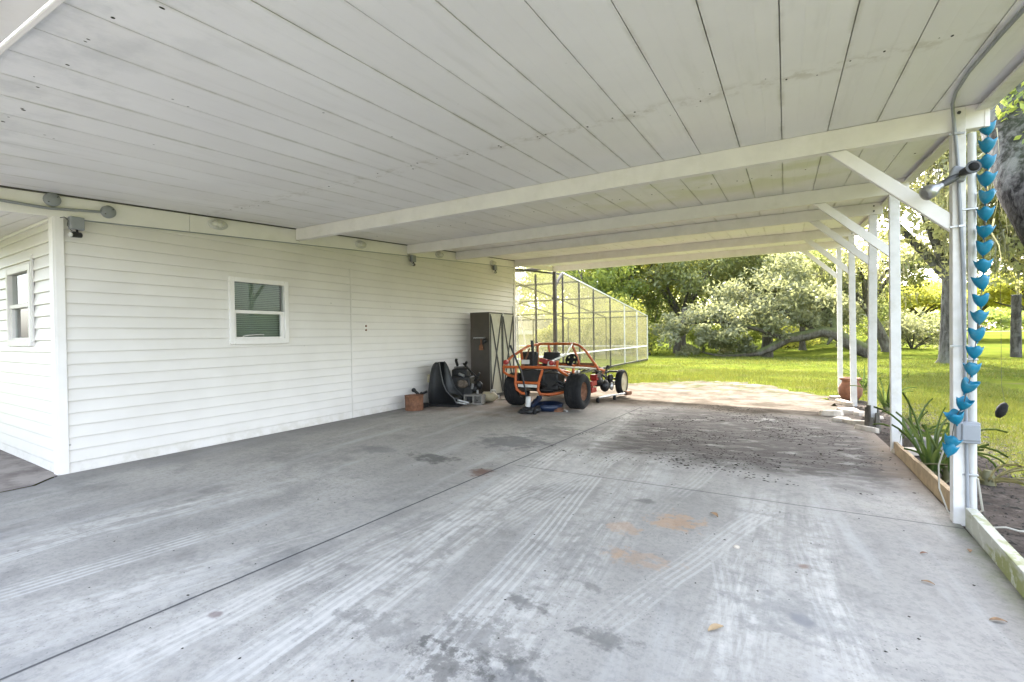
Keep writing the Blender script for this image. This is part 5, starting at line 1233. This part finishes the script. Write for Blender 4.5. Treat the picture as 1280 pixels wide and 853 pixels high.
# hedge across the road and the far wood
for i in range(13):
    x = -8+i*9.5
    bush(['dark hedge bush across the road, left end of its row','dark hedge bush across the road, right end of its row','dark hedge bush in the row across the road'][0 if i == 0 else 1 if i == 12 else 2], x, 113+(i%3), 3.6+(i*7%5)*.35, 5.5, 'leaf_dense', 80+i, 150, .34, 'hedge bushes across the road', 'hedge_bush', 14, 'bush')
rng = np.random.default_rng(5); n = 170
cl = np.stack([rng.uniform(-150, 240, n), rng.uniform(128, 160, n), rng.uniform(1, 9.5, n)+1.5], 1)
tag(quads_obj('far_wood', leaf_quads(cl, np.stack([np.full(n,8.),np.full(n,5.),np.full(n,3.2)],1), 130, .75, rng), M['leaf_dense']), 'distant wood closing the view beyond the road', 'wood', None, 'stuff')
cl = np.stack([rng.uniform(-34, 16, 70), rng.uniform(78, 100, 70), rng.uniform(1.5, 8.5, 70)], 1)
tag(quads_obj('far_wood', leaf_quads(cl, np.stack([np.full(70,4.),np.full(70,4.),np.full(70,2.2)],1), 200, .42, rng), M['leaf_pale']), 'distant wood filling the gaps behind the tree line', 'wood', None, 'stuff')
cl = np.stack([rng.uniform(-140, -24, 90), rng.uniform(60, 110, 90), rng.uniform(1, 12, 90)], 1)
tag(quads_obj('far_wood', leaf_quads(cl, np.stack([np.full(90,7.),np.full(90,6.),np.full(90,3.5)],1), 130, .6, rng), M['leaf_dense']), 'distant wood beyond the enclosure on the left', 'wood', None, 'stuff')
cl = np.stack([rng.uniform(-75, 25, 80), rng.uniform(-62, -40, 80), rng.uniform(1, 9, 80)], 1)
tag(quads_obj('far_wood', leaf_quads(cl, np.stack([np.full(80,5.),np.full(80,4.),np.full(80,3.)],1), 130, .5, rng), M['leaf_oak']), 'wood behind the viewer mirrored in the window panes', 'wood', None, 'stuff')
# grass blades
def blades():
    rng = np.random.default_rng(8); P = []
    def region(n, x0, x1, y0, y1, test):
        x = rng.uniform(x0, x1, n); y = rng.uniform(y0, y1, n)
        k = np.array([test(a, b) for a, b in zip(x, y)]); return np.stack([x[k], y[k]], 1)
    nz = lambda a, b: math.sin(a*2.1+1)*math.sin(b*1.7)+.5*math.sin(a*5.3-b*4.1)
    def right(a, b):
        e = 2.25 if b < 6 else 2.0 if b < 9 else 1.75
        return a+nz(a, b)*.25 > e and rng.random() < min(1, (a-e+.35)*1.2)
    def back(a, b):
        if a < -4.4: ed = 12.8
        elif a < -1.9: ed = 13.4+(a+4.4)*.95
        elif a < -.5: ed = 15.9
        else: ed = 15.9-(a+.5)*1.7
        return b+nz(a, b)*.5 > ed-1.6 and rng.random() < min(1, (b-ed+2.0)*.30)**1.5
    A = region(56000, 1.6, 7, 3.5, 14, right); B_ = region(50000, -6.4, 5, 11.8, 21, back); D = region(26000, -6.4, 14, 20, 34, lambda a, b: True)
    out = []
    for Q, h, w in ((A, .06, .004), (B_, .065, .006), (D, .075, .011)):
        n = len(Q); z = np.array([gz(a, b) for a, b in Q])-.05; tuft = np.array([max(0, nz(a*1.9+3, b*1.9))**2 for a, b in Q]); hh = h*(.4+.8*rng.random(n)+.7*tuft)+.025
        a = rng.uniform(0, 2*PI, n); dx = np.stack([np.cos(a), np.sin(a), np.zeros(n)], 1)*w
        base = np.column_stack([Q, z]); lean = rng.normal(size=(n,3))*.45; lean[:,2] = 1
        out.append(np.stack([base-dx, base+dx, base+lean*hh[:,None]], 1).reshape(-1,3))
    return np.concatenate(out)
tag(quads_obj('grass_blades', blades(), M['grass_blade'], None, (0,0,0), 3), 'sunlit lawn grass blades', 'grass', None, 'stuff')

# ================================================================== light
AZ, EL = math.radians(-10), math.radians(42)      # from +y toward -x
S = Vector((math.sin(AZ)*math.cos(EL), math.cos(AZ)*math.cos(EL), math.sin(EL)))
sl = bpy.data.lights.new('sun', 'SUN'); sl.energy = 2.0; sl.angle = math.radians(.6); sl.color = (1, .95, .87)
so_ = bpy.data.objects.new('sun', sl); COL.objects.link(so_); so_.rotation_euler = S.to_track_quat('Z', 'Y').to_euler(); so_.location = (0, 0, 30)
w = bpy.data.worlds.new('World'); scene.world = w; w.use_nodes = True; nt = w.node_tree; nt.nodes.clear()
sky = nt.nodes.new('ShaderNodeTexSky'); sky.sky_type = 'NISHITA'; sky.sun_disc = False; sky.sun_elevation = EL; sky.sun_rotation = AZ
sky.air_density = 1.0; sky.dust_density = 3.0; sky.ozone_density = 1.0
bg = nt.nodes.new('ShaderNodeBackground'); bg.inputs[1].default_value = .15; ow = nt.nodes.new('ShaderNodeOutputWorld')
hsv = nt.nodes.new('ShaderNodeHueSaturation'); hsv.inputs['Saturation'].default_value = .57; nt.links.new(sky.outputs[0], hsv.inputs['Color']); nt.links.new(hsv.outputs[0], bg.inputs[0]); nt.links.new(bg.outputs[0], ow.inputs[0])
scene.render.engine = 'CYCLES'; scene.cycles.max_bounces = 7; scene.cycles.diffuse_bounces = 4; scene.cycles.transmission_bounces = 3; scene.cycles.glossy_bounces = 3; scene.cycles.transparent_max_bounces = 14
scene.render.resolution_x, scene.render.resolution_y = 1024, 682
vs_ = scene.view_settings; vs_.view_transform = 'Standard'; vs_.look = 'None'; vs_.exposure = 3.5; vs_.gamma = 1
